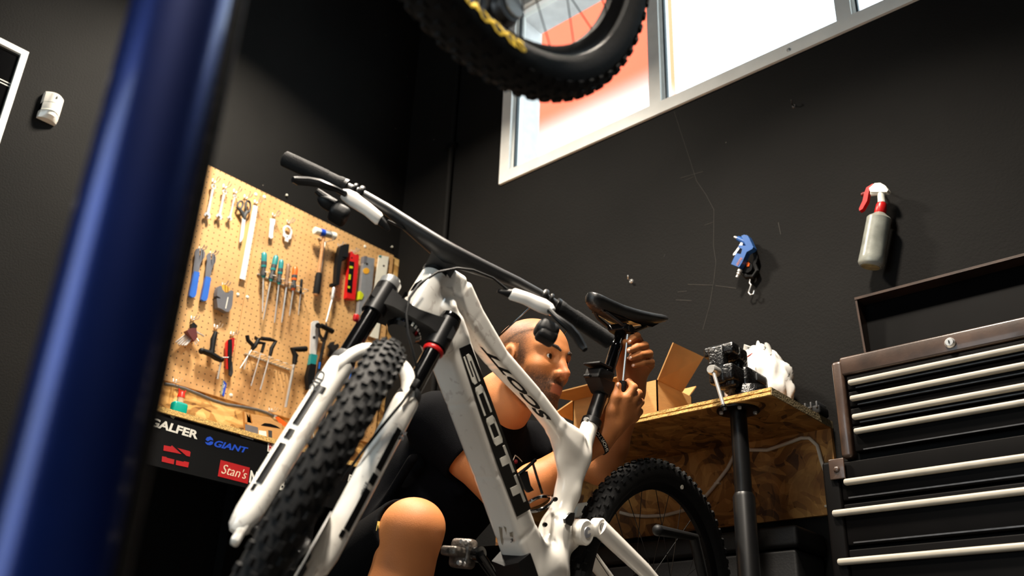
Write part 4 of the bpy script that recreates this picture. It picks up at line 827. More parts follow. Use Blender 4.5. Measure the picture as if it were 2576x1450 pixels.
bt_ = thing('plastic_bag', 'crumpled white plastic bag behind the vise', 'bag', (-1.30, 2.54, ZT))
obj('bag_body', bag(), M_bag, bt_, 60)
hb_ = ony(1890, 868, 2.52)
mb = MB()
for s, px, py in ((1, 1870, 880), (-1, 1940, 872)):
    q = ony(px, py, 2.53); mb.tube([q + V(0, 0, -.03), q + V(.012 * s, 0, .008), q + V(.028 * s, .005, .0), q + V(.034 * s, .005, -.035)], [.012, .016, .014, .010], 8, flat=.35)
obj('bag_handle', mb, M_bag, bt_, 60)
q0 = ony(1888, 893, 2.42); obj('drawstring', MB().tube([ony(1870, 905, 2.44), q0, ony(1892, 890, 2.46)], .002, 6), M_red, bt_)
# small black thing at the table's right rear
q = ony(2062, 1048, 2.58); t = thing('cable_reel', 'small dark plastic holder at the rear right table corner', 'holder', (q.x, q.y, ZT))
obj('base', MB().rbox(V(-1.16, 2.585, ZT + .014), (.075, .06, .028), .006), M_blackp, t)
for k in range(4): obj('fin', MB().rbox(V(-1.185 + .018 * k, 2.582, ZT + .028), (.006, .062, .02), .002), M_dkgrip, t)
# cardboard box
cbx = thing('open_carton', 'open brown cardboard carton beside the vise', 'carton', (-1.7, 2.4, ZT))
x1, x0, yf, yr_ = -1.552, -1.885, 2.355, 2.555; zt = ZT + .135
def wallp(a, b, z0, z1, th=.004): return MB().hexa([V(a.x, a.y, z0), V(b.x, b.y, z0), V(b.x, b.y + 0, z0) + th * V(0, 0, 0) + (V(a.y - b.y, b.x - a.x, 0)).normalized() * th, V(a.x, a.y, z0) + (V(a.y - b.y, b.x - a.x, 0)).normalized() * th, V(a.x, a.y, z1), V(b.x, b.y, z1), V(b.x, b.y, z1) + (V(a.y - b.y, b.x - a.x, 0)).normalized() * th, V(a.x, a.y, z1) + (V(a.y - b.y, b.x - a.x, 0)).normalized() * th])
A, B, Cc, D_ = V(x0, yf, 0), V(x1, yf, 0), V(x1, yr_, 0), V(x0, yr_, 0)
for nm, a, b in (('front_panel', A, B), ('side_panel', B, Cc), ('back_panel', Cc, D_), ('side_panel', D_, A)): obj(nm, wallp(a, b, ZT, zt), M_card, cbx, 0)
obj('bottom', MB().span((x0, yf, ZT), (x1, yr_, ZT + .003)), M_cardin, cbx, 0)
def flap(a, b, c, d, th=.004):
    n = (b - a).cross(d - a).normalized() * th; return MB().hexa([a, b, c, d, a + n, b + n, c + n, d + n])
B2, C2 = V(x1, yf, zt), V(x1, yr_ - .06, zt)
f3, f4 = ony(1768, 898, yr_ - .05), ony(1692, 862, yf + .01)
obj('flap', flap(B2, C2, f3, f4), M_cardin, cbx, 0)
obj('flap', flap(V(x0, yf, zt), V(x1 - .05, yf, zt), V(x1 - .06, yf - .11, zt - .006), V(x0 - .03, yf - .11, zt - .008)), M_cardin, cbx, 0)
obj('flap', flap(V(x0, yr_, zt), V(x1 - .01, yr_, zt), V(x1 - .01, yr_ + .05, zt + .05), V(x0, yr_ + .05, zt + .05)), M_card, cbx, 0)
obj('flap', flap(V(x0, yr_, zt), V(x0, yf, zt), V(x0 - .08, yf, zt - .03), V(x0 - .08, yr_, zt - .03)), M_card, cbx, 0)
# white cable on the panel, power strip, black crates under the table
def wbp(px, py, o=.024): return wb(px, py, o)
cab = [wbp(*p) for p in ((1560, 1290), (1585, 1297), (1625, 1300), (1670, 1298), (1720, 1285), (1752, 1275), (1790, 1232), (1830, 1180))]
cab2 = [wbp(*p) for p in ((1860, 1128), (1890, 1133), (1930, 1133), (1975, 1118), (2015, 1103), (2036, 1103), (2056, 1122), (2066, 1160), (2080, 1200), (2086, 1240), (2086, 1275))]
pts = cab + [wbp(1845, 1150)] + cab2
multi('power_cable', 'white mains cable clipped along the panel under the vise table', 'cable', [('cord', MB().tube(pts, .0055, 8), M_cable)] + [('clip', MB().box(wbp(*p, .022), (.018, .012, .006)), M_cable) for p in ((1805, 1217), (2084, 1274), (1625, 1300))])
st = wbp(1478, 1285, .03); multi('power_strip', 'white power strip on the wall behind the rear wheel', 'power strip', [('body', MB().rbox(wbp(1482, 1283, .032), (.16, .03, .05), .006), M_cable)] + [('socket', MB().lathe(wbp(1482, 1283, .045) + V(dx, 0, 0), wbp(1482, 1283, .048) + V(dx, 0, 0), [(0, .017), (1, .016)], 16), M_ivory) for dx in (-.055, 0, .055)])
zc1 = ony(1980, 1312, 2.42).z; zc2 = ony(2070, 1296, 2.40).z
multi('storage_crate', 'low black storage crate under the table', 'crate', [('body', MB().rbox(V(-1.68, 2.545, zc1 * .5 - .03), (.98, .17, zc1 - .07), .01), M_blackp), ('lid', MB().rbox(V(-1.68, 2.545, zc1 - .032), (1.0, .185, .06), .012), M_blackp)])

# ================================================================== tool chest
CX0, CX1, CYF, CYR = -.957, -.24, 2.28, 2.62
M_chest = mat('worn_black_enamel', (60, 44, 35), rough=.35, var=.45, scale=16, bump=.05, coat=.25)
M_chestd = mat('black_enamel', (6, 5, 5), rough=.5, var=.3, scale=10, spec=.05)
M_hand = mat('pale_drawer_pull', (158, 151, 138), rough=.45, var=.08, scale=30)
tc_ = thing('tool_chest', 'black upper tool chest with open lid and pale drawer pulls', 'tool chest', (-.6, 2.45, .76))
ZB, ZT2 = .772, 1.040
bodyT = MB().span((CX0 + .02, CYF + .03, ZB), (CX1, CYR, ZT2 - .06)).span((CX0, CYF + .03, ZB), (CX0 + .02, CYR, ZT2)).span((CX1, CYF + .03, ZB), (CX1 + .02, CYR, ZT2)).span((CX0, CYR - .02, ZB), (CX1, CYR, ZT2))
obj('body', bodyT, M_chestd, tc_, 0)
obj('front_band', MB().rbox(V((CX0 + CX1) / 2 + .015, CYF + .02, 1.013), (CX1 - CX0 - .01, .04, .050), .006), M_chest, tc_)
obj('corner_post', MB().rbox(V(CX0 + .012, CYF + .018, (ZB + 1.03) / 2), (.030, .04, 1.03 - ZB), .009), M_chest, tc_)
lk = ony(2391, 864, CYF); obj('lock', MB().lathe(lk + V(0, .004, 0), lk + V(0, -.010, 0), [(0, .013), (.6, .013), (1, .009)], 20), M_chrome, tc_)
obj('keyhole', MB().span(lk + V(-.0012, -.0105, -.004), lk + V(.0012, -.012, .004)), M_print_black, tc_, 0)
def drawer(x0, z0, z1, hz, par, hx0):
    d = obj('drawer', MB().rbox(V((x0 + CX1) / 2, CYF + .02, (z0 + z1) / 2), (CX1 - x0, .03, z1 - z0 - .004), .003), M_chestd, par)
    obj('handle', MB().rbox(V((hx0 + CX1) / 2, CYF - .002, hz), (CX1 - hx0 - .01, .016, .014), .005), M_hand, d)
    obj('trim_line', MB().span((hx0 + .02, CYF + .003, z0 + .004), (CX1 - .02, CYF + .006, z0 + .007)), M_dsteel, d, 0)
hz = [.963, .920, .871, .834]
tops = [.987, .944, .899, .852]; bots = [.944, .899, .852, .782]
for i in range(4): drawer(CX0 + .032, bots[i], tops[i], hz[i], tc_, -.923)
# lid
l0, l1 = ony(2185, 880, 2.60), ony(2158, 760, 2.60)
LX0 = l0.x; lidz = l1.z
lid = obj('lid', MB().hexa([V(LX0, 2.600, ZT2), V(CX1 + .02, 2.600, ZT2), V(CX1 + .02, 2.608, ZT2), V(LX0, 2.608, ZT2), V(LX0 - .008, 2.628, lidz), V(CX1 + .02, 2.628, lidz), V(CX1 + .02, 2.636, lidz), V(LX0 - .008, 2.636, lidz)]), M_chestd, tc_, 0)
obj('lid_rim', MB().hexa([V(LX0, 2.575, ZT2), V(LX0 + .006, 2.575, ZT2), V(LX0 + .006, 2.605, ZT2), V(LX0, 2.605, ZT2), V(LX0 - .012, 2.575, lidz), V(LX0 - .006, 2.575, lidz), V(LX0 - .006, 2.636, lidz), V(LX0 - .012, 2.636, lidz)]).span((LX0 - .012, 2.573, lidz - .004), (CX1 + .02, 2.636, lidz + .004)), M_chest, lid, 0)
lc_ = thing('tool_cabinet', 'black lower rolling tool cabinet under the tool chest', 'tool cabinet', (-.6, 2.45, 0))
LX = -1.015
obj('body', MB().span((LX, CYF + .03, .09), (CX1 + .03, CYR, ZB)), M_chestd, lc_, 0)
obj('corner_post', MB().rbox(V(LX + .022, CYF + .018, .42), (.044, .034, .70), .008), M_chestd, lc_)
br = ony(2098, 1180, CYF - .004); obj('corner_bracket', MB().rbox(br + V(.008, 0, -.002), (.040, .006, .052), .002), M_chest, lc_)
obj('rivet', MB().ball(br + V(.008, -.004, -.004), (.008, .004, .008)), M_chest, lc_)
def drawer2(z0, z1, hz, hx0):
    d = obj('drawer', MB().rbox(V((LX + .045 + CX1) / 2, CYF + .02, (z0 + z1) / 2), (CX1 - LX - .045, .03, z1 - z0 - .004), .003), M_chestd, lc_)
    obj('handle', MB().rbox(V((hx0 + CX1) / 2, CYF - .002, hz), (CX1 - hx0 - .01, .018, .016), .006), M_hand, d)
    obj('trim_line', MB().span((LX + .06, CYF + .003, z0 + .006), (CX1 - .02, CYF + .006, z0 + .0095)), M_dsteel, d, 0)
drawer2(.665, .765, .710, -.964); drawer2(.556, .660, .637, -1.002); drawer2(.33, .55, .52, -1.002)
for x in (LX + .08, CX1 - .05):
    for y in (CYF + .08, CYR - .06): obj('castor', MB().lathe(V(x - .015, y, .045), V(x + .015, y, .045), [(0, .04), (.1, .045), (.9, .045), (1, .04)], 20).span((x - .02, y - .02, .05), (x + .02, y + .02, .09)), M_rubber, lc_)

# ================================================================== blue column close to the lens
bc = V(-.549, .228, 0); M_bluep = mat('metallic_blue_lacquer', (5, 30, 92), rough=.3, metal=.7, var=.3, scale=6, coat=.35)
bl = thing('blue_post', 'glossy metallic blue steel post close to the lens with its shadow side put on as a black strip', 'post', bc)
obj('shaft', MB().tube([bc + V(0, 0, .012), bc + V(0, 0, ZC - .012)], .035, 40), M_bluep, bl)
rd = V(.745, .666, 0).normalized(); fd = V(.62, -.66, 0).normalized()
es = bc + V(math.cos(math.radians(62)), math.sin(math.radians(62)), 0) * .036
obj('edge_strip', MB().rbox(V(es.x, es.y, ZC / 2), (.012, .018, ZC - .03), .006, Matrix.Rotation(math.radians(62), 3, 'Z')), M_blackp, bl)  # black strip stands in for the shadow side of the post
obj('base_plate', MB().lathe(bc, bc + V(0, 0, .012), [(0, .09), (.8, .09), (1, .085)], 32), M_blackm, bl)
obj('top_plate', MB().lathe(bc + V(0, 0, ZC - .012), bc + V(0, 0, ZC), [(0, .085), (1, .09)], 32), M_blackm, bl)

# small machine at the corner end of the bench
gp = onx(1085, 1000, -2.86); gy = min(gp.y, 2.52)
bgx = thing('bench_grinder', 'small black bench grinder at the corner end of the workbench', 'grinder', (-2.90, gy, BT))
obj('base', MB().rbox(V(-2.90, gy, BT + .02), (.12, .10, .04), .008), M_blackp, bgx)
obj('motor', MB().lathe(V(-2.90, gy - .07, BT + .10), V(-2.90, gy + .07, BT + .10), [(0, .040), (.1, .055), (.9, .055), (1, .040)], 28).rbox(V(-2.90, gy, BT + .05), (.07, .06, .05), .006), M_blackm, bgx)
for s_ in (-1, 1):
    g_ = obj('wheel_guard', MB().lathe(V(-2.90, gy + s_ * .072, BT + .10), V(-2.90, gy + s_ * .098, BT + .10), [(0, .058), (.1, .064), (.9, .064), (1, .058)], 28), M_blackp, bgx)
    obj('grinding_wheel', MB().lathe(V(-2.885, gy + s_ * .078, BT + .10), V(-2.885, gy + s_ * .092, BT + .10), [(0, .056), (1, .056)], 28), M_grey, g_)

# ================================================================== wheels
def wheel_parts(c, n, ref, par, hgt=.0048, R=.37, tr=.0315, nsp=28, hubw=.10, tag_rear=False, knobs=True, yellow=None, names=('rim', 'tyre'), rim_m=None, hub=True, seed=1):
    """c centre, n axle direction, ref a direction in the wheel plane; rim is the part, the rest its sub-parts"""
    c = Vector(c); n = Vector(n).normalized(); u = Vector(ref); u = (u - n * u.dot(n)).normalized(); w = n.cross(u)
    Rc = R - tr - .003
    rim_m = rim_m or M_blackm
    def ringp(prof, seg=96):
        mb = MB(); rings = []
        for i in range(seg):
            a = 2 * math.pi * i / seg; d = math.cos(a) * u + math.sin(a) * w; rings.append([c + d * r + n * h for r, h in prof])
        return mb.loft(rings, loop=True)
    ri = R - .078
    rim = obj(names[0], ringp([(ri, -.006), (ri, .006), (ri + .010, .0135), (ri + .024, .0155), (ri + .026, .0125), (ri + .017, .010), (ri + .017, -.010), (ri + .026, -.0125), (ri + .024, -.0155), (ri + .010, -.0135)]), rim_m, par, 40)
    prof = [(Rc + tr * 1.02 * math.cos(t), tr * .95 * math.sin(t)) for t in [math.radians(-150 + 300 * k / 16) for k in range(17)]]
    prof = [(ri + .022, -.0125)] + prof + [(ri + .022, .0125)]
    prof = [(max(r, ri + .018), h) for r, h in prof]
    ty = obj(names[1], ringp(prof, 128), M_rubber, rim, 40)
    if knobs:
        mb = MB(); rnd = random.Random(seed); N = 74
        for i in range(N):
            for row, (th, l, wd, ph) in enumerate(((-58, .013, .010, .0), (-33, .012, .009, .5), (-9, .014, .011, .0), (9, .014, .011, .5), (33, .012, .009, .0), (58, .013, .010, .5))):
                a = 2 * math.pi * (i + ph) / N; t = math.radians(th); d = math.cos(a) * u + math.sin(a) * w; tn = -math.sin(a) * u + math.cos(a) * w
                nr = (d * math.cos(t) + n * math.sin(t)).normalized(); sd = tn.cross(nr)
                p = c + d * (Rc + tr * math.cos(t)) + n * (tr * .95 * math.sin(t))
                M = Matrix((sd, tn, nr)).transposed()
                mb.hexa([p + M @ V(x * wd / 2 * k, y * l / 2 * k, z) for z, k in ((-.002, 1.05), (hgt, .8)) for x, y in ((-1, -1), (1, -1), (1, 1), (-1, 1))])
        tk = obj('tread_knobs', mb, M_rubber, rim, 0); tk['kind'] = 'stuff'
    if hub:
        obj('hub', MB().lathe(c - n * hubw / 2, c + n * hubw / 2, [(0, .012), (.08, .027), (.16, .027), (.22, .016), (.78, .016), (.84, .027), (.92, .027), (1, .012)], 20), M_blackm, rim)
        for i in range(nsp):
            a = 2 * math.pi * (i + .5) / nsp; sgn = 1 if i % 2 else -1; k = 1 if (i // 2) % 2 else -1
            b = a + k * 1.25; d = math.cos(a) * u + math.sin(a) * w; hd = math.cos(b) * u + math.sin(b) * w
            obj('spoke', MB().tube([c + hd * .025 + n * sgn * hubw * .36, c + d * (ri + .001)], .0010, 5), M_blackm, rim)
    return rim, (u, w, n, Rc, ri)

# ================================================================== the white mountain bike
RB = np.array([[0.04273504086350988, 0.9910393123883254, 0.12654958547253087], [-0.9988646768352127, 0.04505007847219622, -0.015487020389185702], [-0.021049314793603995, -0.12574407234746382, 0.9918393794441697]])
TB = np.array([-1.3875947293618291, 1.631678667719802, 0.24994675788469062 + HC])
def bk(u, v, w): return Vector(RB @ np.array([u, v, w]) + TB)
def BK(px, py, v=0.0):            # pixel -> point in the bike's own plane
    r = RB.T @ ray(px, py); o = RB.T @ (CAM - TB); s = (v - o[1]) / r[1]; q = o + s * r; return (q[0], v, q[2])
def bkp(px, py, v=0.0): return bk(*BK(px, py, v))
HAr = math.radians(66.56); STEER = .9762709
axv = np.array([math.cos(HAr), 0, -math.sin(HAr)]); pv_ = np.array([math.sin(HAr), 0, math.cos(HAr)]); vv_ = np.array([0, 1.0, 0])
def rotk(x): k = -axv; return x * math.cos(STEER) + np.cross(k, x) * math.sin(STEER)
p2_, v2_ = rotk(pv_), rotk(vv_)
HTb = np.array([.45997, 0, .60524]); HBb = HTb + .11175 * axv
def S(a, p, v): return Vector(RB @ (HBb + a * axv + p * p2_ + v * v2_) + TB)
AXW, PW, VW = Vector(RB @ axv), Vector(RB @ p2_), Vector(RB @ v2_)
BS = np.stack([axv, p2_, v2_])
def SP(px, py, pp):
    r = BS @ (RB.T @ ray(px, py)); o = BS @ (RB.T @ (CAM - TB) - HBb); s = (pp - o[1]) / r[1]; q = o + s * r; return q
def sp(px, py, pp): q = SP(px, py, pp); return S(q[0], q[1], q[2])
UW, VWB, WWB = Vector(RB[:, 0]), Vector(RB[:, 1]), Vector(RB[:, 2])
bike = thing('mountain_bike', 'white full suspension mountain bike being worked on with its front wheel turned', 'bicycle', bk(0, 0, -.355))
# --- frame
def sbar(s, a, b, h1, h2, r, k=.02):
    """rounded box section bar in the plane v=0; h=(half lateral, half in-plane)"""
    a = np.array([a[0], 0, a[1]], float); b = np.array([b[0], 0, b[1]], float); m = max(max(h1), max(h2))
    sl, (X, Y, Z) = s.sub(np.minimum(a, b) - m, np.maximum(a, b) + m, .02)
    t = b - a; L = np.linalg.norm(t); t = t / L; al = (X - a[0]) * t[0] + (Z - a[2]) * t[2]; u = np.clip(al / L, 0, 1)
    nn = -(X - a[0]) * t[2] + (Z - a[2]) * t[0]
    hv = h1[0] + (h2[0] - h1[0]) * u; hn = h1[1] + (h2[1] - h1[1]) * u
    qx = np.abs(Y) - hv + r; qy = np.abs(nn) - hn + r; qz = np.abs(al - L / 2) - L / 2 - .0 + r * .5
    o = np.sqrt(np.maximum(qx, 0) ** 2 + np.maximum(qy, 0) ** 2 + np.maximum(qz, 0) ** 2) + np.minimum(np.maximum(np.maximum(qx, qy), qz), 0) - r
    s.put(sl, o, k)
sd = SDF((-.26, -.075, -.07), (.56, .075, .66), .0028)
# head tube
sd.cap((HTb[0], 0, HTb[2]), (HBb[0], 0, HBb[2]), .029, .031, .02)
sbar(sd, (.452, .535), (.40, .475), (.034, .044), (.037, .040), .016, .03)
DT = [(.425, .512), (.319, .389), (.212, .263), (.115, .150), (.035, .072)]
DH = [(.036, .040), (.037, .036), (.037, .034), (.037, .035), (.040, .045)]
for i in range(4): sbar(sd, DT[i], DT[i + 1], DH[i], DH[i + 1], .016, .012 if i == 0 else .003)
TTp = [(.448, .600), (.40, .592)] + [(BK(*p)[0], BK(*p)[2]) for p in ((1180, 801), (1250, 902), (1341, 1000), (1397, 1073), (1440, 1118))]
TH = [(.028, .030), (.029, .034), (.027, .029), (.023, .023), (.020, .021), (.020, .021), (.022, .030)]
for i in range(6): sbar(sd, TTp[i], TTp[i + 1], TH[i], TH[i + 1], .012, .014 if i in (0, 5) else .003)
STp = [(-.112, .436), (-.082, .35), (-.052, .262), (-.020, .177), (.010, .105), (0, .02)]
sr = [.0205, .023, .025, .031, .038, .045]
for i in range(5): sd.cap((STp[i][0], 0, STp[i][1]), (STp[i + 1][0], 0, STp[i + 1][1]), sr[i], sr[i + 1], .022)
sd.ell((-.035, 0, .345), (.04, .018, .05), k=.04)
sd.ell((.0, 0, .075), (.07, .045, .06), k=.03)
sd.cap((-.03, 0, .13), (-.085, 0, .16), .026, .020, .03)
sd.cap((0, -.046, 0), (0, .046, 0), .042, .042, .02)
sd.cap((0, 0, .02), (-.07, 0, .02), .035, .03, .02)
# head tube is bored: flat cuts top and bottom
top = HTb - axv * .0; sd.plane(HTb + axv * .002, -axv) if False else None
P, F = sd.mesh(5)
Wbike = WM[bike.name]
M_frame_w = mat('pearl_white_carbon', (240, 236, 228), rough=.2, var=.03, scale=5, coat=.8)
def camo(m):
    nt = m.node_tree; b = nt.nodes['Principled BSDF']; L = nt.links.new; src = b.inputs['Base Color'].links[0].from_socket
    tc = nt.nodes.new('ShaderNodeTexCoord'); n = nt.nodes.new('ShaderNodeTexNoise'); n.inputs['Scale'].default_value = 16; n.inputs['Detail'].default_value = 3; n.inputs['Distortion'].default_value = 2.5; L(tc.outputs['Object'], n.inputs[0])
    r = nt.nodes.new('ShaderNodeValToRGB'); r.color_ramp.elements[0].position = .60; r.color_ramp.elements[1].position = .63; L(n.outputs[0], r.inputs[0])
    sp_ = nt.nodes.new('ShaderNodeSeparateXYZ'); L(tc.outputs['Object'], sp_.inputs[0])
    g = nt.nodes.new('ShaderNodeMapRange'); g.inputs[1].default_value = -.20; g.inputs[2].default_value = -.32; L(sp_.outputs[1], g.inputs[0])
    mm = nt.nodes.new('ShaderNodeMath'); mm.operation = 'MULTIPLY'; L(r.outputs[0], mm.inputs[0]); L(g.outputs[0], mm.inputs[1])
    mx = nt.nodes.new('ShaderNodeMixRGB'); L(mm.outputs[0], mx.inputs[0]); L(src, mx.inputs[1]); mx.inputs[2].default_value = rgb((218, 211, 203)); L(mx.outputs[0], b.inputs['Base Color'])
camo(M_frame_w)
frame = nobj('frame', P @ RB.T + TB, F, M_frame_w, bike)
def bpoly(pts, v, th=.0008, mb=None): return (mb or MB()).prism([bkp(*p, v) for p in pts], VWB * th)
# black panel and lettering on the left face of the down tube
VD = .0375
obj('decal_panel', bpoly([(1155, 877), (1183, 865), (1234, 1001), (1284, 1141), (1335, 1281), (1300, 1301), (1250, 1168), (1203, 1030)], VD), M_print_black, frame, 0)
def block_letters(word, quad, th, gap=.05):
    """squared capitals built from polygon strokes, laid on a quad (bl, br, tr, tl)"""
    qm, n = quadmap(quad); n = n if n.dot(VWB) > 0 else -n; mb = MB()
    G = {'S': [[(0, .80), (.12, 1), (1, 1), (1, .80)], [(0, .42), (0, .80), (.24, .80), (.24, .42)], [(0, .42), (1, .42), (1, .58), (.0, .58)], [(.76, .2), (1, .2), (1, .58), (.76, .58)], [(0, 0), (.88, 0), (1, .2), (0, .2)]],
         'C': [[(.12, .80), (.12, 1), (1, 1), (1, .80)], [(0, .12), (0, .88), (.12, 1), (.26, 1), (.26, 0), (.12, 0)], [(.12, 0), (1, 0), (1, .2), (.12, .2)]],
         'O': [[(.12, .80), (.12, 1), (.88, 1), (.88, .80)], [(0, .12), (0, .88), (.12, 1), (.26, 1), (.26, 0), (.12, 0)], [(1, .12), (1, .88), (.88, 1), (.74, 1), (.74, 0), (.88, 0)], [(.12, 0), (.88, 0), (.88, .2), (.12, .2)]],
         'T': [[(0, .76), (0, 1), (1, 1), (1, .76)], [(.34, 0), (.64, 0), (.64, .80), (.34, .80)]]}
    k = len(word)
    for i, ch in enumerate(word):
        for pl in G[ch]: mb.prism([qm((i + gap + x * (1 - 2 * gap)) / k, y) for x, y in pl], n * th)
    return mb
obj('lettering', block_letters('SCOTT', [bkp(*p, VD + .001) for p in ((1164, 896), (1300, 1277), (1324, 1265), (1180, 884))], .0008), M_print_white, frame, 0)
obj('lettering', text_mb('SCOTT', [bkp(*p, .0245) for p in ((1389, 1058), (1226, 872), (1206, 872), (1362, 1058))], .0008, .045, .3, VWB), M_print_black, frame, 0)
def dtf(px, py):  # on the underside (front) face of the down tube: plane through its front surface
    a, b = np.array([DT[2][0], 0, DT[2][1]]), np.array([DT[3][0], 0, DT[3][1]]); t = (b - a) / np.linalg.norm(b - a); nn = np.array([-t[2], 0, t[0]])
    if nn[0] < 0: nn = -nn
    p0 = a + nn * .0362; r = RB.T @ ray(px, py); o = RB.T @ (CAM - TB); s = ((p0 - o) @ nn) / (r @ nn); return Vector(RB @ (o + s * r) + TB), Vector(RB @ nn)
nn_ = dtf(1280, 1350)[1]
mb = MB().prism([dtf(*p)[0] for p in ((1282, 1341), (1290, 1338), (1288, 1346), (1291, 1352), (1283, 1350))], nn_ * .0006)
for r0, r1 in (((1255, 1326), (1264, 1372)), ((1267, 1325), (1274, 1346))): mb.prism([dtf(*p)[0] for p in (r0, (r1[0] - 2, r0[1] + 3), r1, (r0[0] + 6, r1[1] - 6))], nn_ * .0006)
obj('warning_print', mb, mat('faded_grey_print', (150, 140, 122), rough=.6), frame, 0)
obj('warning_number', text_mb('3', [dtf(*p)[0] for p in ((1285, 1366), (1291, 1363), (1290, 1355), (1284, 1357))], .0006, .02, 0, nn_), M_print_black, frame, 0)
obj('cover_patch', bpoly([(1424, 1296), (1431, 1290), (1441, 1291), (1439, 1308), (1433, 1324), (1418, 1316), (1416, 1306)], .034, .006), M_print_black, frame, 0)
for p in ((1396, 1257), (1370, 1321)):
    a = bkp(*p, .026); q = BK(*p, .026); obj('bolt', MB().lathe(a, a + VWB * .006 + UW * .004, [(0, .0055), (1, .0045)], 12), M_blackm, frame)
# cable ports and headset
hx0, hx1 = bk(*HTb), bk(*HBb)
obj('headset_cup', MB().lathe(S(-.112, 0, 0), S(-.150, 0, 0), [(0, .029), (.15, .031), (.3, .030), (1, .024)], 28), M_blackp, bike)
obj('crown_race', MB().lathe(S(-.004, 0, 0), S(.016, 0, 0), [(0, .032), (.6, .035), (1, .033)], 28), M_blackm, bike)
for pts in ([(1034, 733), (1045, 716), (1062, 706), (1066, 712), (1052, 726)], [(1012, 752), (1020, 738), (1028, 735), (1026, 746)]):
    obj('cable_port', MB().prism([bkp(*p, .033) for p in pts], VWB * .002 + UW * .004), M_print_black, frame, 0)
# --- rear: rocker, stays, wheel
pA, pB = BK(1474, 1340, .040), BK(1508, 1328, .046)
ra = (-.455, 0, .045)
rk_ = obj('rocker_link', MB().loft([[bk(pA[0] + (pB[0] - pA[0]) * t + 0 * a, v, pA[2] + (pB[2] - pA[2]) * t + h) for v, h in ((.020, -.016 + .004 * t), (.044, -.016 + .004 * t), (.046, 0), (.044, .016 - .004 * t), (.020, .016 - .004 * t))] for t, a in ((0, 0), (.5, 0), (1, 0))]).lathe(bk(pA[0], -.044, pA[2]), bk(pA[0], .044, pA[2]), [(0, .024), (.04, .029), (.96, .029), (1, .025)], 32), M_frame_w, bike)
obj('pivot_bore', MB().lathe(bk(pA[0], .0435, pA[2]), bk(pA[0], .0455, pA[2]), [(0, .013), (1, .012)], 24), mat('silver_grey', (150, 152, 160), rough=.4, metal=.3), rk_)
def stay(sgn):
    e = bk(ra[0], sgn * .074, ra[2]); a = bk(pB[0], sgn * .046, pB[2]); m = bk((pB[0] + ra[0]) / 2, sgn * .066, (pB[2] + ra[2]) / 2 + .004)
    st = obj('seat_stay', MB().lathe(bk(pB[0], sgn * .030, pB[2]), bk(pB[0], sgn * .055, pB[2]), [(0, .018), (.1, .0215), (.9, .0215), (1, .018)], 24).tube([a, m, e], [.019, .0165, .014], 16, up=WWB, flat=1.15), M_frame_w, bike)
    obj('pivot_bolt', MB().lathe(bk(pB[0], sgn * .0545, pB[2]), bk(pB[0], sgn * .0565, pB[2]), [(0, .0105), (1, .0105)], 20), M_blackg, st)
    obj('chain_stay', MB().tube([bk(-.02, sgn * .035, .0), bk(-.09, sgn * .045, .01), bk(-.25, sgn * .062, .02), e], [.022, .018, .015, .014], 14, up=WWB, flat=1.2), M_frame_w, bike)
stay(1); stay(-1)
wheel_parts(bk(*ra), VWB, UW, bike, R=.372, tr=.0315, nsp=28, hubw=.13, seed=4, names=('rear_rim', 'rear_tyre'))
lt = bkp(1714, 1226, .024); obj('tyre_label', MB().lathe(lt, lt + VWB * .0035, [(0, .006), (1, .006)], 14), M_print_white, bike)
obj('cassette', MB().lathe(bk(ra[0], -.03, ra[2]), bk(ra[0], -.07, ra[2]), [(0, .095), (.05, .095), (.06, .08), (.3, .075), (.31, .062), (.6, .055), (.61, .042), (1, .025)], 40), M_dsteel, bike)
obj('brake_disc', MB().lathe(bk(ra[0], .052, ra[2]), bk(ra[0], .054, ra[2]), [(0, .08), (1, .08)], 36), M_steel, bike)
# --- seatpost, clamp, light bracket, saddle
s0, s1 = bk(-.112, 0, .428), bk(-.2055, 0, .695); sdv = (s1 - s0); bx_ = .52
obj('seat_collar', MB().lathe(s0 + sdv * .01, s0 + sdv * .075, [(0, .0225), (.08, .0245), (.9, .0245), (1, .022)], 28), M_blackm, bike)
cb = bkp(1477, 1057, .024); obj('collar_bolt', MB().lathe(cb, cb + UW * .008, [(0, .006), (1, .005)], 10), M_chrome, bike)
obj('post_outer', MB().tube([s0, s0 + sdv * .50], .0172, 24), M_blackm, bike)
obj('post_inner', MB().lathe(s0 + sdv * .46, s1 + sdv * .03, [(0, .018), (.06, .018), (.07, .0150), (.62, .0150), (.63, .0158), (.72, .0158), (.73, .0150), (1, .0150)], 24), M_blackg, bike)
bq = np.array(BK(1515, 945, 0)); bu = (sdv).normalized(); bMM = Matrix((UW, VWB, bu)).transposed()
lb = obj('light_bracket', MB().rbox(bk(bq[0] + .012, 0, bq[2] - .004), (.062, .046, .030), .005, bMM).hexa([bk(*q) for q in [(bq[0] - .02, -.02, bq[2] - .052), (bq[0] + .012, -.02, bq[2] - .046), (bq[0] + .012, .02, bq[2] - .046), (bq[0] - .02, .02, bq[2] - .052), (bq[0] - .026, -.022, bq[2] - .012), (bq[0] + .04, -.022, bq[2] - .018), (bq[0] + .04, .022, bq[2] - .018), (bq[0] - .026, .022, bq[2] - .012)]]), M_blackp, bike)
obj('bracket_rim', MB().rbox(bk(bq[0] + .022, 0, bq[2] + .018), (.055, .050, .006), .002, bMM), M_blackp, lb)
obj('bracket_tab', MB().rbox(bkp(1478, 946, 0), (.014, .018, .008), .003, bMM), M_blackp, lb)
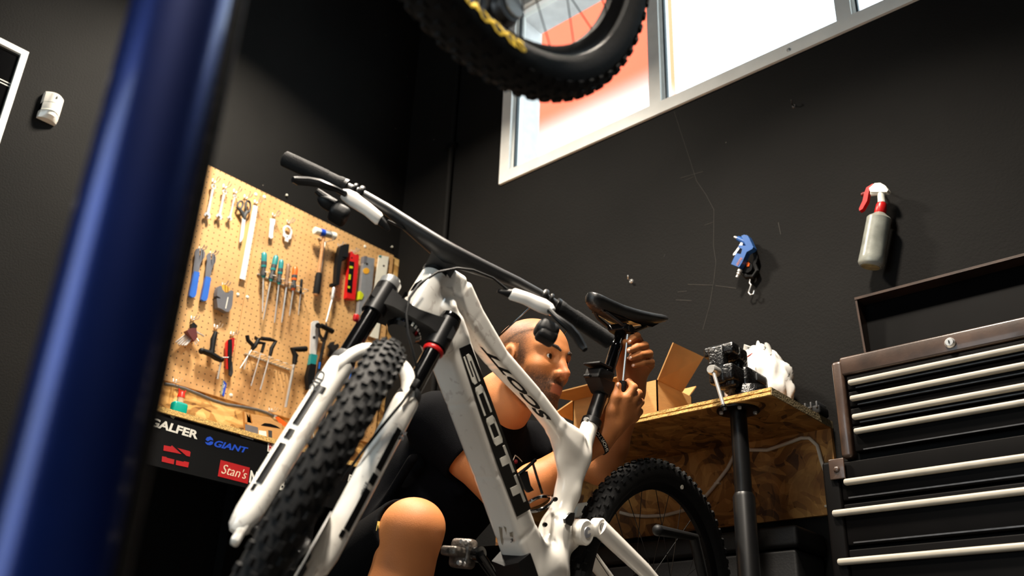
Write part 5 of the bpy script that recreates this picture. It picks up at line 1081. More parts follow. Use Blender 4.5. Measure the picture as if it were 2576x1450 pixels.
# saddle
def saddle():
    mb = MB(); rings = []; us = [-.060, -.068, -.085, -.12, -.17, -.215, -.255, -.29, -.318, -.328]
    hw = [.010, .020, .025, .028, .034, .048, .062, .070, .068, .050]; hz_ = [.744, .7445, .745, .746, .748, .752, .758, .765, .772, .775]; th = [.010, .020, .028, .032, .032, .030, .027, .023, .016, .008]
    for u, h, z, t in zip(us, hw, hz_, th):
        ring = []
        for k in range(20):
            a = 2 * math.pi * k / 20; cx = math.cos(a); sy = math.sin(a)
            x = h * math.copysign(abs(cx) ** .75, cx); zt_ = sy * (.010 if sy > 0 else t) + (.002 if sy > 0 else 0) - .010 * (abs(x) / .07) ** 2
            ring.append(bk(u, x, z + zt_))
        rings.append(ring)
    return mb.loft(rings)
sa = obj('saddle', saddle(), mat('black_saddle_cover', (17, 17, 18), rough=.42, var=.2, scale=60, bump=.12, bscale=300), bike, 50)
for s in (-1, 1): obj('saddle_rail', MB().tube([bk(-.095, s * .012, .722), bk(-.13, s * .02, .712), bk(-.18, s * .022, .705), bk(-.235, s * .022, .708), bk(-.295, s * .035, .745)], .0045, 8), M_dsteel, sa)
obj('seat_clamp', MB().rbox(bk(-.205, 0, .704), (.05, .055, .022), .006, bMM).lathe(bk(-.205, -.032, .703), bk(-.205, .032, .703), [(0, .010), (1, .010)], 14), M_blackm, bike)
obj('saddle_shell', MB().loft([[bk(u, x * h, z) for x in (-1, -.5, 0, .5, 1)] + [bk(u, x * h, z + .012) for x in (1, 0, -1)] for u, h, z in ((-.10, .018, .716), (-.16, .026, .722), (-.22, .034, .722), (-.28, .045, .730), (-.30, .05, .745))]), M_blackg, sa)
# --- bottle cage
cg = [bkp(*p, .0) for p in ((1303, 1195), (1325, 1178), (1347, 1158))]
cage = obj('bottle_cage', MB().tube(cg, .004, 8).tube([bkp(1340, 1165), bkp(1352, 1205), bkp(1364, 1242)], .003, 8).tube([bkp(1355 + 33 * math.cos(t), 1268 - 10 * math.cos(t) + 16 * math.sin(t), .038 * math.sin(t + .6)) for t in [2 * math.pi * k / 20 for k in range(20)]], .004, 8, closed=True), M_blackg, bike)
obj('cage_plate', MB().prism([bkp(*p, -.004) for p in ((1300, 1192), (1322, 1186), (1330, 1222), (1338, 1234), (1325, 1240), (1318, 1232), (1308, 1212))], VWB * .006), M_blackp, cage)
# --- cranks and the pedal
ca = math.radians(34); ce = (.170 * math.cos(ca), -.074, .170 * math.sin(ca))
obj('chainring', MB().lathe(bk(0, -.050, 0), bk(0, -.054, 0), [(0, .07), (.5, .072), (1, .07)], 40), M_blackm, bike)
obj('crank_arm', MB().tube([bk(0, -.065, 0), bk(ce[0] * .5, -.070, ce[2] * .5), bk(*ce)], [.018, .014, .015], 14, flat=.6).lathe(bk(ce[0], -.066, ce[2]), bk(ce[0], -.083, ce[2]), [(0, .0175), (1, .0165)], 20), M_blackg, bike)
obj('crank_arm', MB().tube([bk(0, .062, 0), bk(-ce[0] * .5, .066, -ce[2] * .5), bk(-ce[0], .072, -ce[2])], [.018, .014, .015], 14, flat=.6), M_blackg, bike)
pd = bk(ce[0], -.118, ce[2])
pe = obj('pedal', MB().rbox(pd, (.032, .060, .062), .010, Matrix((UW, VWB, WWB)).transposed()).rbox(pd + UW * .03, (.040, .046, .02), .006, Matrix((UW, VWB, WWB)).transposed()).rbox(pd - UW * .03, (.04, .046, .02), .006, Matrix((UW, VWB, WWB)).transposed()), mat('scuffed_pedal_alloy', (96, 90, 84), rough=.4, metal=.7, var=.6, scale=70, bump=.4), bike)
obj('pedal_axle', MB().tube([pd, bk(ce[0], -.080, ce[2])], .010, 14), M_steel, pe)
for dz in (-.022, .022):
    for du in (-.006, .01): obj('pedal_pin', MB().lathe(pd + WWB * dz + UW * (.018 + du) + VWB * .02, pd + WWB * dz + UW * (.024 + du) + VWB * .02, [(0, .006), (1, .0045)], 8), M_chrome, pe)
# rubber guard low on the down tube
gd = [BK(*p, .0) for p in ((1272, 1400), (1325, 1402), (1345, 1432), (1352, 1452), (1280, 1480))]
obj('down_tube_guard', MB().loft([[bk(a + .036 * .74, v, b - .036 * .67 + dz) for v, dz in ((-.036, .002), (0, -.006), (.036, .002))] + [bk(a - .004, v, b + .002) for v in (.041, -.041)] for a, b in ((.112, .106), (.095, .086), (.07, .055), (.035, .012))]), M_blackp, bike)
# --- fork
M_stan = M_blackg
fk = obj('fork_crown', MB().loft([[S(a_, p_, v_) for a_, p_ in ((t0, -.022), (t1, -.022), (t1 + .004, .02), (t1 - .006, .046), (t0 + .004, .046), (t0 - .004, .02))] for v_, t0, t1 in ((-.088, .006, .034), (-.068, -.014, .040), (-.04, -.006, .034), (0, .002, .034), (.04, -.006, .034), (.068, -.014, .040), (.088, .006, .034))]).lathe(S(-.018, .026, -.068), S(.052, .026, -.068), [(0, .019), (.05, .0225), (1, .0225)], 26).lathe(S(-.018, .026, .068), S(.052, .026, .068), [(0, .019), (.05, .0225), (1, .0225)], 26), M_blackm, bike)
obj('top_cap', MB().lathe(S(-.016, .026, -.068), S(-.038, .026, -.068), [(0, .0215), (.1, .022), (.6, .022), (.62, .018), (1, .016)], 26), M_chrome, fk)
obj('top_cap', MB().lathe(S(-.016, .026, .068), S(-.030, .026, .068), [(0, .0215), (.1, .022), (.8, .021), (1, .017)], 26), M_blackg, fk)
rd_ = sp(1055, 783, .048); dv_ = MB()
obj('knurled_dial', MB().lathe(S(.012, 0, 0), S(.046, 0, 0), [(0, .034), (.2, .037), (.8, .036), (1, .03)], 30), M_blackg, fk)
for k in range(6):
    a = math.radians(14 + 13 * k); pp = S(.028, .0368 * math.cos(a), .0368 * math.sin(a)); nr = (PW * math.cos(a) + VW * math.sin(a)); tn = AXW
    obj('dial_mark', MB().box(pp, (.0015, .004, .022), Matrix((nr, nr.cross(tn), tn)).transposed()), M_print_white, fk, 0)
for s in (-1, 1):
    sv = .068 * s; obj('stanchion', MB().tube([S(.045, .026, sv), S(.30, .034, sv)], .0172, 28), M_stan, bike)
obj('travel_ring', MB().lathe(S(.055, .0262, .068), S(.064, .0262, .068), [(0, .0195), (.3, .0208), (.7, .0208), (1, .0195)], 28), M_red, bike)
obj('remote_lever', MB().rbox(sp(895, 800, .03), (.009, .010, .014), .003), M_red, fk)
# lowers: one smooth casting with its arch (front)
SM = np.stack([axv, p2_, v2_], 1)
low_mb = MB()
for sg in (-1, 1):
    aa = [.176, .180, .19, .22, .30, .40, .47, .50, .515, .528, .536]; rr = [.0215, .0232, .0240, .0238, .0234, .0230, .0226, .0224, .0205, .0185, .012]
    low_mb.tube([S(a, .030 + .016 * min(1, max(0, (a - .175) / .34)), (.068 + .002 * min(1, max(0, (a - .175) / .22))) * sg) for a in aa], rr, 28, up=PW)
    low_mb.rbox(S(.535, .048, .064 * sg), (.040, .016, .030), .006, Matrix((AXW, VW, PW)).transposed())
ar = []
for k in range(25):
    t = -1 + 2 * k / 24; e = abs(t); v = .070 * math.copysign(e ** .85, t); a = .124 + .072 * e ** 3.2; pz_ = .036 + .006 * e ** 2; w_ = .0135 + .0085 * e ** 2; th_ = .0085 + .008 * e ** 2
    ar.append([S(a + w_ * math.sin(q) * 1.0, pz_ + th_ * math.cos(q), v + (.010 * math.sin(q) * math.copysign(1, t) * e ** 2 * -1)) for q in [2 * math.pi * j / 16 for j in range(16)]])
low_mb.loft(ar)
low = obj('fork_lowers', low_mb, M_frame_w, bike, 40)
for s in (-1, 1):
    obj('dust_seal', MB().lathe(S(.158, .029, .068 * s), S(.178, .030, .068 * s), [(0, .0195), (.3, .022), (1, .0238)], 28), M_blackp, low)
def spoly(pts, pp, th=.0012, mb=None):
    return (mb or MB()).prism([sp(*p, pp) for p in pts], PW * th)
def band(a0, a1, t0, t1, sg, r=.0238, n=6):
    """curved decal on a lower leg: a along the leg, t angle around it (0 = forward, + = rider's left)"""
    mb = MB(); rows = []
    for i in range(7):
        a = a0 + (a1 - a0) * i / 6; f = min(max((a - .175) / .225, 0), 1); pc = .030 + .016 * min(1, max(0, (a - .175) / .34)); vc = (.068 + .002 * f) * sg
        rows.append([S(a, pc + rr * math.cos(math.radians(t0 + (t1 - t0) * k / n)), vc + rr * math.sin(math.radians(t0 + (t1 - t0) * k / n))) for rr, rng in ((r, range(n + 1)), (r - .002, range(n, -1, -1))) for k in rng])
    return mb.loft(rows)
for sg in (-1, 1):
    t0, t1 = (-40, -12) if sg < 0 else (15, 45)
    for a0, a1 in ((.262, .335), (.345, .365), (.375, .455)): obj('leg_decal', band(a0, a1, t0, t1, sg, .0246), M_print_black, low, 0)
    obj('leg_decal', band(.248, .262, t0 + 2, t1 + 16, sg, .0248), M_print_black, low, 0)
    obj('leg_decal', band(.458, .470, t0 - 4, t1 - 14, sg, .0240), M_print_black, low, 0)
def legtext(s, px, pp): return obj('leg_lettering', text_mb(s, [sp(*p, pp) for p in px], .0012, .02, 0, PW), M_dkgrip, low, 0)
legtext('SID', [(776, 978), (803, 930), (822, 940), (796, 985)], .0548)
legtext('ULTIMATE', [(893, 1268), (920, 1212), (928, 1217), (902, 1274)], .0615)
legtext('35', [(1000, 1105), (1012, 1082), (1024, 1088), (1012, 1110)], .058)
# front wheel, axle, hoses
fc = S(.5186, .0456, 0)
wheel_parts(fc, VW, PW, bike, R=.372, tr=.0312, nsp=28, hubw=.09, seed=9, names=('front_rim', 'front_tyre'))
obj('front_axle', MB().tube([S(.5186, .0456, -.082), S(.5186, .0456, .082)], .009, 14), M_blackm, bike)
obj('front_disc', MB().lathe(S(.5186, .0456, .044), S(.5186, .0456, .046), [(0, .08), (1, .08)], 36), M_steel, bike)
obj('brake_caliper', MB().rbox(S(.44, .0, .062), (.05, .03, .06), .008, Matrix((AXW, VW, PW)).transposed()), M_blackm, bike)
hose1 = [sp(*p, q) for p, q in (((1287, 738), .065), ((1240, 700), .075), ((1190, 680), .085), ((1150, 675), .09), ((1100, 685), .09), ((1055, 715), .088), ((1030, 750), .086), ((1022, 790), .085), ((1026, 840), .085), ((1040, 890), .08), ((1049, 930), .07), ((1044, 968), .06), ((1010, 1015), .066), ((960, 1075), .066), ((905, 1145), .06), ((870, 1195), .02), ((862, 1210), -.02))]
obj('brake_hose', MB().tube(hose1, .0026, 8), M_blackp, bike)
hc_ = sp(1043, 968, .060); obj('hose_clip', MB().rbox(hc_, (.014, .012, .020), .003, Matrix((PW, VW, AXW)).transposed()), M_blackp, low)
hose2 = [sp(*p, q) for p, q in (((975, 555), .07), ((1005, 570), .062), ((1040, 588), .052), ((1070, 612), .04), ((1086, 632), .025), ((1090, 650), .0))]
obj('brake_hose', MB().tube(hose2, .0026, 8), M_blackp, bike)
hose3 = [S(-.13, .03, .0), S(-.10, -.045, .05), S(-.02, -.08, .10), bk(.40, .05, .62), bk(.36, .03, .60)]
# --- one piece bar and stem
def barp(v):
    s = abs(v) / .381; return S(-.138 - .022 * min(1, (s / .45)) ** 1.3, .066 - .035 * s ** 1.5, v)
vsn = [-.381, -.30, -.25, -.20, -.15, -.11, -.075, -.045, -.02, 0, .02, .045, .075, .11, .15, .20, .25, .30, .381]
rings = []
for v in vsn:
    c = barp(v); m_ = max(0, 1 - abs(v) / .13); ra_ = .0118 + .006 * m_ ** .7; rp = .0118 + .020 * m_
    rings.append([c + AXW * (ra_ * math.sin(2 * math.pi * k / 20)) + PW * (rp * math.cos(2 * math.pi * k / 20) - .014 * m_) for k in range(20)])
cock = obj('handlebar', MB().loft(rings), mat('matt_black_carbon', (20, 20, 21), rough=.42, var=.15, scale=40), bike)
obj('stem', MB().loft([[S(a_, p_, v_) for a_, v_ in ((t0, -h), (t0, h), (t1, h * 1.05), (t1, -h * 1.05))] for p_, t0, t1, h in ((-.026, -.150, -.118, .018), (-.012, -.158, -.112, .026), (.015, -.158, -.112, .027), (.04, -.155, -.120, .028), (.06, -.150, -.126, .030))]).lathe(S(-.158, 0, 0), S(-.108, 0, 0), [(0, .022), (.2, .026), (1, .030)], 28), mat('matt_black_carbon', (20, 20, 21)), cock, 30)
for s in (-1, 1):
    e, i_ = barp(.381 * s), barp(.243 * s); dd = i_ - e
    g = obj('grip', MB().lathe(e, i_, [(0, .012), (.02, .0158), (.06, .0163), (.5, .0160), (.86, .0158), (.9, .0172), (.96, .0172), (1, .014)], 28), M_rubber, cock)
    mb = MB(); nn0 = dd.normalized(); uu = nn0.orthogonal().normalized(); ww = nn0.cross(uu)
    for k in range(26):
        q0 = e + dd * (.06 + .022 * k); pts_ = [q0 + dd * (.10 * j / 6) + .0163 * (math.cos(j * .45 + (1 if s > 0 else 4.2)) * uu + math.sin(j * .45 + (1 if s > 0 else 4.2)) * ww) for j in range(7)]
        mb.tube(pts_, .0010, 5)
    rb = obj('grip_ribs', mb, M_rubber, g); rb['kind'] = 'stuff'
    obj('lock_ring', MB().lathe(i_ - dd * .03, i_ + dd * .02, [(0, .0176), (1, .0176)], 24), M_blackm, g)
    cv = .212 * s; cl = barp(cv)
    obj('lever_clamp', MB().torus(cl, VW, .0145, (.0045, .006), 24, 8).torus(cl + VW * .014 * s, VW, .0140, (.003, .004), 24, 8), M_blackm, cock)
    T_ = (lambda a, p, v: S(a, p, v * s))
    M_lev = mat('white_lever_body', (240, 234, 226), rough=.3, var=.03)
    lv = obj('brake_lever', MB().loft([[T_(a + h * math.sin(t), p + w_ * math.cos(t), v) for t in [2 * math.pi * k / 14 for k in range(14)]] for v, a, p, h, w_ in ((.238, -.134, .062, .010, .009), (.232, -.134, .062, .0135, .012), (.215, -.132, .064, .0165, .013), (.200, -.130, .064, .0150, .0125), (.180, -.128, .064, .0135, .0125), (.152, -.122, .063, .0135, .0125), (.148, -.121, .063, .011, .010))]).tube([cl, T_(-.14, .05, .214)], .008, 10), M_lev, cock, 50)
    obj('hose_boot', MB().lathe(T_(-.121, .063, .150), T_(-.112, .060, .122), [(0, .0095), (.4, .008), (1, .003)], 14), M_blackp, lv)
    bl_ = [(-.128, .072, .232), (-.116, .088, .248), (-.108, .094, .262), (-.106, .092, .280), (-.100, .088, .300), (-.090, .086, .318), (-.084, .090, .326)]
    if s > 0: bl_ = [(-.126, .070, .232), (-.112, .082, .246), (-.104, .088, .262), (-.100, .088, .280), (-.092, .086, .300), (-.082, .082, .318), (-.074, .086, .326)]
    obj('lever_blade', MB().tube([T_(*q) for q in bl_], [.006, .0055, .0075, .009, .0095, .009, .006], 10, up=AXW, flat=1.0), M_blackm, lv)
    obj('pivot', MB().ball(T_(-.130, .072, .236), .0065), M_steel, lv)
    if s < 0: obj('shifter', MB().rbox(T_(-.090, .055, .222), (.042, .038, .032), .010, Matrix((PW, VW, AXW)).transposed()).ball(T_(-.098, .058, .250), (.016, .024, .013), Matrix((PW, VW, AXW)).transposed()).tube([T_(-.100, .06, .235), T_(-.106, .065, .282)], [.012, .006], 10), M_blackp, cock)
    else: obj('remote', MB().rbox(T_(-.092, .052, .246), (.042, .046, .036), .012, Matrix((PW, VW, AXW)).transposed()).rbox(T_(-.078, .055, .250), (.034, .040, .026), .008, Matrix((PW, VW, AXW)).transposed()), M_blackp, cock)
# stand holding the rear axle
bs = thing('bike_stand', 'black tubular floor stand holding the bike at its rear axle', 'stand', bk(-.455, .11, -.355))
e_ = bk(-.455, .115, .045); f_ = V(e_.x, e_.y, .012)
obj('upright', MB().tube([V(f_.x, f_.y, .012), V(e_.x, e_.y, e_.z - .015), e_], .011, 12), M_blackm, bs)
obj('cup', MB().lathe(e_ + VWB * .01, e_ - VWB * .04, [(0, .016), (1, .016)], 16), M_blackm, bs)
arm0, arm1 = bkp(1655, 1335, .12), bkp(1745, 1352, .12)
obj('arm', MB().tube([V(f_.x, f_.y + .155, .20), arm1, arm0], [.013, .013, .013], 12).ball(arm0, .0135), M_blackp, bs)
obj('strut', MB().tube([V(f_.x, f_.y + .155, .012), V(f_.x, f_.y + .155, .20)], .013, 12), M_blackm, bs)
obj('foot_bar', MB().tube([V(f_.x, f_.y - .05, .012), V(f_.x, f_.y + .165, .012)], .012, 12), M_blackm, bs)
obj('foot_bar', MB().tube([V(f_.x - .02, f_.y + .155, .012), V(f_.x + .20, f_.y + .12, .012)], .012, 12), M_blackm, bs)

# ================================================================== wheel hung in the foreground above
hcn = V(-.645, .647, 1.124 + HC); hn = V(-.989, -.093, .115).normalized()
hw_ = thing('hanging_wheel', 'dirty knobbly bicycle wheel hung up in front of the window', 'wheel', hcn - V(0, 0, .37))
rimo, (hu, hww, hnn, hRc, hri) = wheel_parts(hcn, hn, V(0, 0, -1), hw_, R=.372, tr=.0335, nsp=28, hubw=.12, seed=12, hgt=.0036, rim_m=mat('satin_black_rim', (16, 16, 17), rough=.25, coat=.3))
camside = -1 if (Vector(CAM) - hcn).dot(hn) < 0 else 1
def onside(a, r, h): d = math.cos(a) * hu + math.sin(a) * hww; return hcn + d * r + hn * camside * h
M_yel = mat('yellow_tyre_print', (226, 190, 24), rough=.6, var=.25, scale=90)
# yellow lettering around the side wall
def side_text(s, a_mid, span, r0, r1, flip):
    cu = bpy.data.curves.new('lettering', 'FONT'); cu.body = s; cu.extrude = .5; cu.offset = .02
    to = bpy.data.objects.new('lettering', cu); COL.objects.link(to); dg = bpy.context.evaluated_depsgraph_get(); me = bpy.data.meshes.new_from_object(to.evaluated_get(dg))
    vs = [v.co.copy() for v in me.vertices]; fs = [tuple(p.vertices) for p in me.polygons]; bpy.data.objects.remove(to)
    x0, x1 = min(v.x for v in vs), max(v.x for v in vs); y0_, y1_ = min(v.y for v in vs), max(v.y for v in vs); mb = MB(); P = []
    for v in vs:
        x = (v.x - x0) / (x1 - x0) - .5; y = (v.y - y0_) / (y1_ - y0_); a = a_mid + flip * x * span; r = r0 + (r1 - r0) * y
        t = math.acos(max(-1, min(1, (r - hRc) / (.0335 * 1.02)))); h = .0335 * .95 * math.sin(t) + .0004 + (v.z + .5) * .0008
        P.append(onside(a, r, h))
    return mb.add(P, fs)
def ang_of(px, py):
    # wheel angle of the side wall point under a pixel
    r = ray(px, py); o = CAM - np.array(hcn); k = -(o @ np.array(hn) - camside * .028) / (r @ np.array(hn)); q = o + k * r
    return math.atan2(q @ np.array(hww), q @ np.array(hu)), math.hypot(q @ np.array(hww), q @ np.array(hu))
a1_, r1_ = ang_of(1150, 5); a2_, r2_ = ang_of(1300, 112)
sgn_ = 1 if a2_ > a1_ else -1
obj('lettering', side_text('MAXXIS', (a1_ + a2_) / 2, abs(a2_ - a1_) * 1.25, .335, .317, sgn_), M_yel, rimo, 0)
# sprockets and derailleur
obj('cassette', MB().lathe(hcn + hn * camside * .02, hcn + hn * camside * .06, [(0, .08), (.1, .08), (.12, .065), (.5, .055), (.52, .042), (1, .025)], 36), M_dsteel, rimo)
dq = atd(1245, 12, 1.28)
dr = obj('derailleur', MB().rbox(dq, (.022, .05, .07), .008).lathe(dq + V(.014, .0, -.02), dq + V(.028, 0, -.02), [(0, .022), (.2, .024), (1, .02)], 18), M_dsteel, hw_)
obj('jockey_wheel', MB().lathe(dq + V(.02, .008, -.012), dq + V(.03, .008, -.012), [(0, .017), (.5, .019), (1, .017)], 12), M_steel, dr)
obj('jockey_wheel', MB().lathe(dq + V(.02, -.04, .005), dq + V(.03, -.04, .005), [(0, .014), (.5, .016), (1, .014)], 12), M_steel, dr)
obj('cage_arm', MB().tube([dq, dq.lerp(hcn, .5), hcn + hn * camside * .05], [.008, .008, .010], 10), M_blackm, dr)
tp_ = hcn + V(0, 0, .30)
hr = thing('wheel_hanger', 'black ceiling hook rod the foreground wheel hangs from', 'hook', V(tp_.x, tp_.y, tp_.z))
obj('rod', MB().tube([V(tp_.x, tp_.y, ZC), V(tp_.x, tp_.y, tp_.z + .10)], .006, 10), M_blackm, hr)
obj('hook', MB().tube([V(tp_.x, tp_.y, tp_.z + .11)] + [V(tp_.x + .055 * math.sin(t) * 1, tp_.y, tp_.z + .05 - .06 * -math.cos(t)) for t in [0.2 + k * .35 for k in range(13)]], .006, 10), M_blackm, hr)
obj('ceiling_plate', MB().lathe(V(tp_.x, tp_.y, ZC - .008), V(tp_.x, tp_.y, ZC), [(0, .035), (1, .035)], 20), M_blackm, hr)

# ================================================================== the mechanic
def A3(v): return np.array(v, float)
HO = A3(atd(1334, 926, 2.43)); HSC = 1.04
pit, yaw = math.radians(12), math.radians(2)
hf = A3((math.cos(yaw) * math.cos(pit), math.sin(yaw) * math.cos(pit), -math.sin(pit))); hl = A3((-math.sin(yaw), math.cos(yaw), 0)); hu_ = np.cross(hf, hl)
HM = np.stack([hf, hl, hu_], 1)
def hp(f, l, u): return HO + HM @ (A3((f, l, u)) * HSC)
NB = A3(atd(1262, 1012, 2.46)); RS = A3(atd(1095, 1062, 2.36)); LS = A3((-1.70, 1.945, .835))
RE = A3(atd(1275, 1262, 2.24)); RWr = A3(atd(1508, 1108, 2.315)); LE = A3(atd(1512, 1178, 2.48)); LW = A3(atd(1592, 990, 2.455))
PEL = A3((-1.96, 1.64, .43)); BEL = A3((-1.87, 1.68, .60)); UCH = A3((-1.735, 1.735, .775))
RK = A3(atd(1040, 1328, 2.13)); RA = A3((RK[0] - .075, RK[1] + .0, .09)); RH = A3((-1.93, 1.535, .44))
LK = A3((-1.66, 1.98, .50)); LA = A3((-1.68, 1.99, .09)); LH = A3((-1.93, 1.755, .44))
s = SDF((-2.20, 1.17, .02), (-1.17, 2.16, 1.17), .003)
# torso core, hips, legs
s.chain([NB, UCH, BEL, PEL], [.07, .115, .125, .125], .04)
s.cap(RS, LS, .05, .05, .04)
for h_, k_, a_ in ((RH, RK, RA), (LH, LK, LA)):
    s.cap(h_, k_, .082, .058, .03)
    s.ell(k_ + A3((-.002, 0, .002)), (.053, .055, .052), k=.03)
    cf = k_ + (a_ - k_) * .32 + A3((-.012, 0, 0))
    s.cap(k_ + A3((.012, .011, 0)), cf + A3((.014, .012, 0)), .050, .054, .03); s.cap(k_ - A3((.012, .011, 0)), cf - A3((.014, .012, 0)), .050, .054, .03); s.cap(cf, a_, .064, .038, .02)
    s.cap(a_, a_ + A3((.15, 0, -.045)), .036, .03, .02)
# arms
def arm(sh, el, wr, k=.02):
    m = el + (wr - el) * .28
    s.cap(sh, sh + (el - sh) * .45, .052, .050, .03); s.cap(sh + (el - sh) * .45, el, .050, .042, .02)
    s.cap(el, m, .042, .045, .02); s.cap(m, wr, .045, .029, .02)
arm(RS, RE, RWr); arm(LS, LE, LW)
# right hand: palm between wrist and knuckles, back of the hand to the lens
def pt(px, py, d): return A3(atd(px, py, d))
def finger(pts, rs, k=.005):
    for i in range(len(pts) - 1): s.cap(pts[i], pts[i + 1], rs[i], rs[i + 1], k)
pw, pk = RWr, pt(1580, 1012, 2.335)
s.cap(pw, pt(1540, 1070, 2.325), .028, .033, .02)
for kx, ky, d in ((1572, 1003, 2.325), (1586, 1010, 2.335), (1594, 1028, 2.345), (1593, 1050, 2.352)):
    s.cap(pt(1532, 1078, 2.325), pt(kx, ky, d), .022, .0135, .014)
finger([pt(1576, 1002, 2.325), pt(1594, 975, 2.338), pt(1582, 962, 2.362), pt(1574, 970, 2.372)], [.0125, .0098, .0088, .0075])
finger([pt(1590, 1010, 2.335), pt(1606, 990, 2.352), pt(1594, 982, 2.378), pt(1582, 990, 2.385)], [.0125, .0100, .0088, .0075])
finger([pt(1597, 1030, 2.345), pt(1611, 1012, 2.362), pt(1598, 1006, 2.386), pt(1585, 1012, 2.39)], [.0120, .0095, .0084, .0072])
finger([pt(1596, 1052, 2.352), pt(1609, 1036, 2.368), pt(1597, 1031, 2.388), pt(1585, 1036, 2.39)], [.0110, .0085, .0076, .0066])
finger([pt(1527, 1072, 2.32), pt(1536, 1036, 2.312), pt(1547, 1002, 2.318), pt(1555, 970, 2.332)], [.021, .0145, .0120, .0088], .012)
# left hand: fingers come round the shaft towards the lens, nails facing it
s.cap(LW, pt(1597, 962, 2.45), .027, .030, .02)
for kx, ky, d in ((1604, 858, 2.455), (1620, 876, 2.455), (1630, 896, 2.452), (1634, 918, 2.448)):
    s.cap(pt(1590, 966, 2.45), pt(kx, ky, d), .020, .0135, .012)
s.ell(pt(1578, 935, 2.445), (.02, .02, .032), k=.02)
finger([pt(1604, 858, 2.455), pt(1602, 846, 2.425), pt(1592, 852, 2.400), pt(1584, 860, 2.388)], [.0130, .0098, .0090, .0076])
finger([pt(1620, 876, 2.455), pt(1622, 870, 2.420), pt(1603, 874, 2.390), pt(1583, 882, 2.374)], [.0130, .0102, .0094, .0080])
finger([pt(1630, 896, 2.452), pt(1633, 890, 2.418), pt(1610, 893, 2.388), pt(1587, 901, 2.372)], [.0125, .0100, .0092, .0078])
finger([pt(1634, 918, 2.448), pt(1638, 912, 2.418), pt(1617, 914, 2.392), pt(1595, 920, 2.378)], [.0118, .0090, .0083, .0072])
finger([pt(1572, 950, 2.45), pt(1562, 915, 2.438), pt(1566, 880, 2.415), pt(1572, 862, 2.398)], [.020, .0140, .0115, .0085], .012)
# head
E_ = lambda c, r, k=.02, neg=False: s.ell(hp(*c), A3(r) * HSC, HM, k, neg)
C_ = lambda a, b, r1, r2, k=.02, neg=False: s.cap(hp(*a), hp(*b), r1 * HSC, r2 * HSC, k, neg)
C_((-.03, 0, -.03), (-.055, -.005, -.10), .056, .060, .03); s.cap(hp(-.055, -.005, -.10), NB, .060, .070, .03)
E_((-.008, 0, .044), (.102, .077, .081))
E_((.040, 0, -.015), (.054, .060, .088), .03)
for g in (-1, 1):
    C_((.012, g * .053, -.05), (.058, g * .030, -.088), .024, .020, .025)
    E_((.060, g * .043, -.010), (.022, .022, .020), .02)
    C_((.084, g * .010, .040), (.066, g * .050, .042), .0115, .010, .014)
E_((.074, 0, -.092), (.020, .026, .018), .022)
E_((.080, 0, -.052), (.016, .030, .026), .02)
for g in (-1, 1):
    E_((.094, g * .033, .020), (.018, .019, .0125), .010, True)
    E_((.0725, g * .0325, .020), (.0150, .0155, .0150), .005)
    E_((.0890, g * .0335, .0195), (.0095, .0145, .0054), .003, True)
C_((.088, 0, .032), (.100, 0, .005), .0085, .0095, .014); C_((.100, 0, .005), (.1155, 0, -.014), .0095, .0112, .010)
for g in (-1, 1):
    E_((.101, g * .0135, -.018), (.0110, .0075, .0085), .007)
    E_((.107, g * .0068, -.0275), (.0055, .0038, .0055), .002, True)
E_((.0935, 0, -.0475), (.0085, .022, .0060), .008); E_((.0920, 0, -.0605), (.0085, .0195, .0062), .008)
C_((.1035, -.024, -.0565), (.1050, 0, -.0535), .0018, .0022, .003, True); C_((.1050, 0, -.0535), (.1035, .024, -.0565), .0022, .0018, .003, True)
for g in (-1, 1):
    E_((-.008, g * .078, .004), (.020, .0085, .032), .006); E_((-.002, g * .086, .004), (.011, .007, .020), .005, True); E_((-.004, g * .077, -.025), (.010, .006, .010), .006)
P, F = s.mesh(1)
q = (P - HO) @ HM / HSC; f_, l_, u_ = q[:, 0], q[:, 1], q[:, 2]
def sm(x, a, b): t = np.clip((x - a) / (b - a), 0, 1); return t * t * (3 - 2 * t)
rng = np.random.default_rng(2); gn = rng.normal(size=len(P)) * .10
skin = np.array(rgb((172, 108, 62))[:3]); hairc = np.array(rgb((70, 54, 42))[:3]); beardc = np.array(rgb((40, 28, 22))[:3]); lipc = np.array(rgb((140, 76, 60))[:3])
inh = (np.linalg.norm(q, axis=1) < .19).astype(float)
hair = sm(f_, .052, .018) * sm(u_, -.03, .015) * (1 - .55 * sm(u_, .085, .125)) * inh * sm(np.abs(l_) + .03 * (u_ < .05), .0, .04)
hair = hair * np.where((np.abs(l_) > .068) & (f_ > -.03) & (f_ < .016) & (u_ < .04), 0, 1)
beard = sm(u_, -.010, -.040) * sm(f_, .012, .035) * inh * sm(u_, -.125, -.10)
beard = np.maximum(beard * .9, sm(f_, .055, .072) * sm(u_, -.058, -.068) * inh * .97); beard = np.maximum(beard, inh * sm(f_, .075, .085) * sm(np.abs(u_ + .040), .011, .006) * sm(np.abs(l_), .034, .026) * .95)
beard = np.maximum(beard, inh * .6 * sm(np.abs(f_ - .024), .018, .008) * sm(u_, .035, .01) * sm(np.abs(l_), .05, .056))
lip = inh * sm(f_, .088, .094) * sm(np.abs(u_ + .054), .013, .009) * sm(np.abs(l_), .023, .017)
beard = beard * (1 - lip)
hair = np.clip(hair * .8 + gn * (hair > .1), 0, 1); beard = np.clip(beard + gn * (beard > .1), 0, 1)
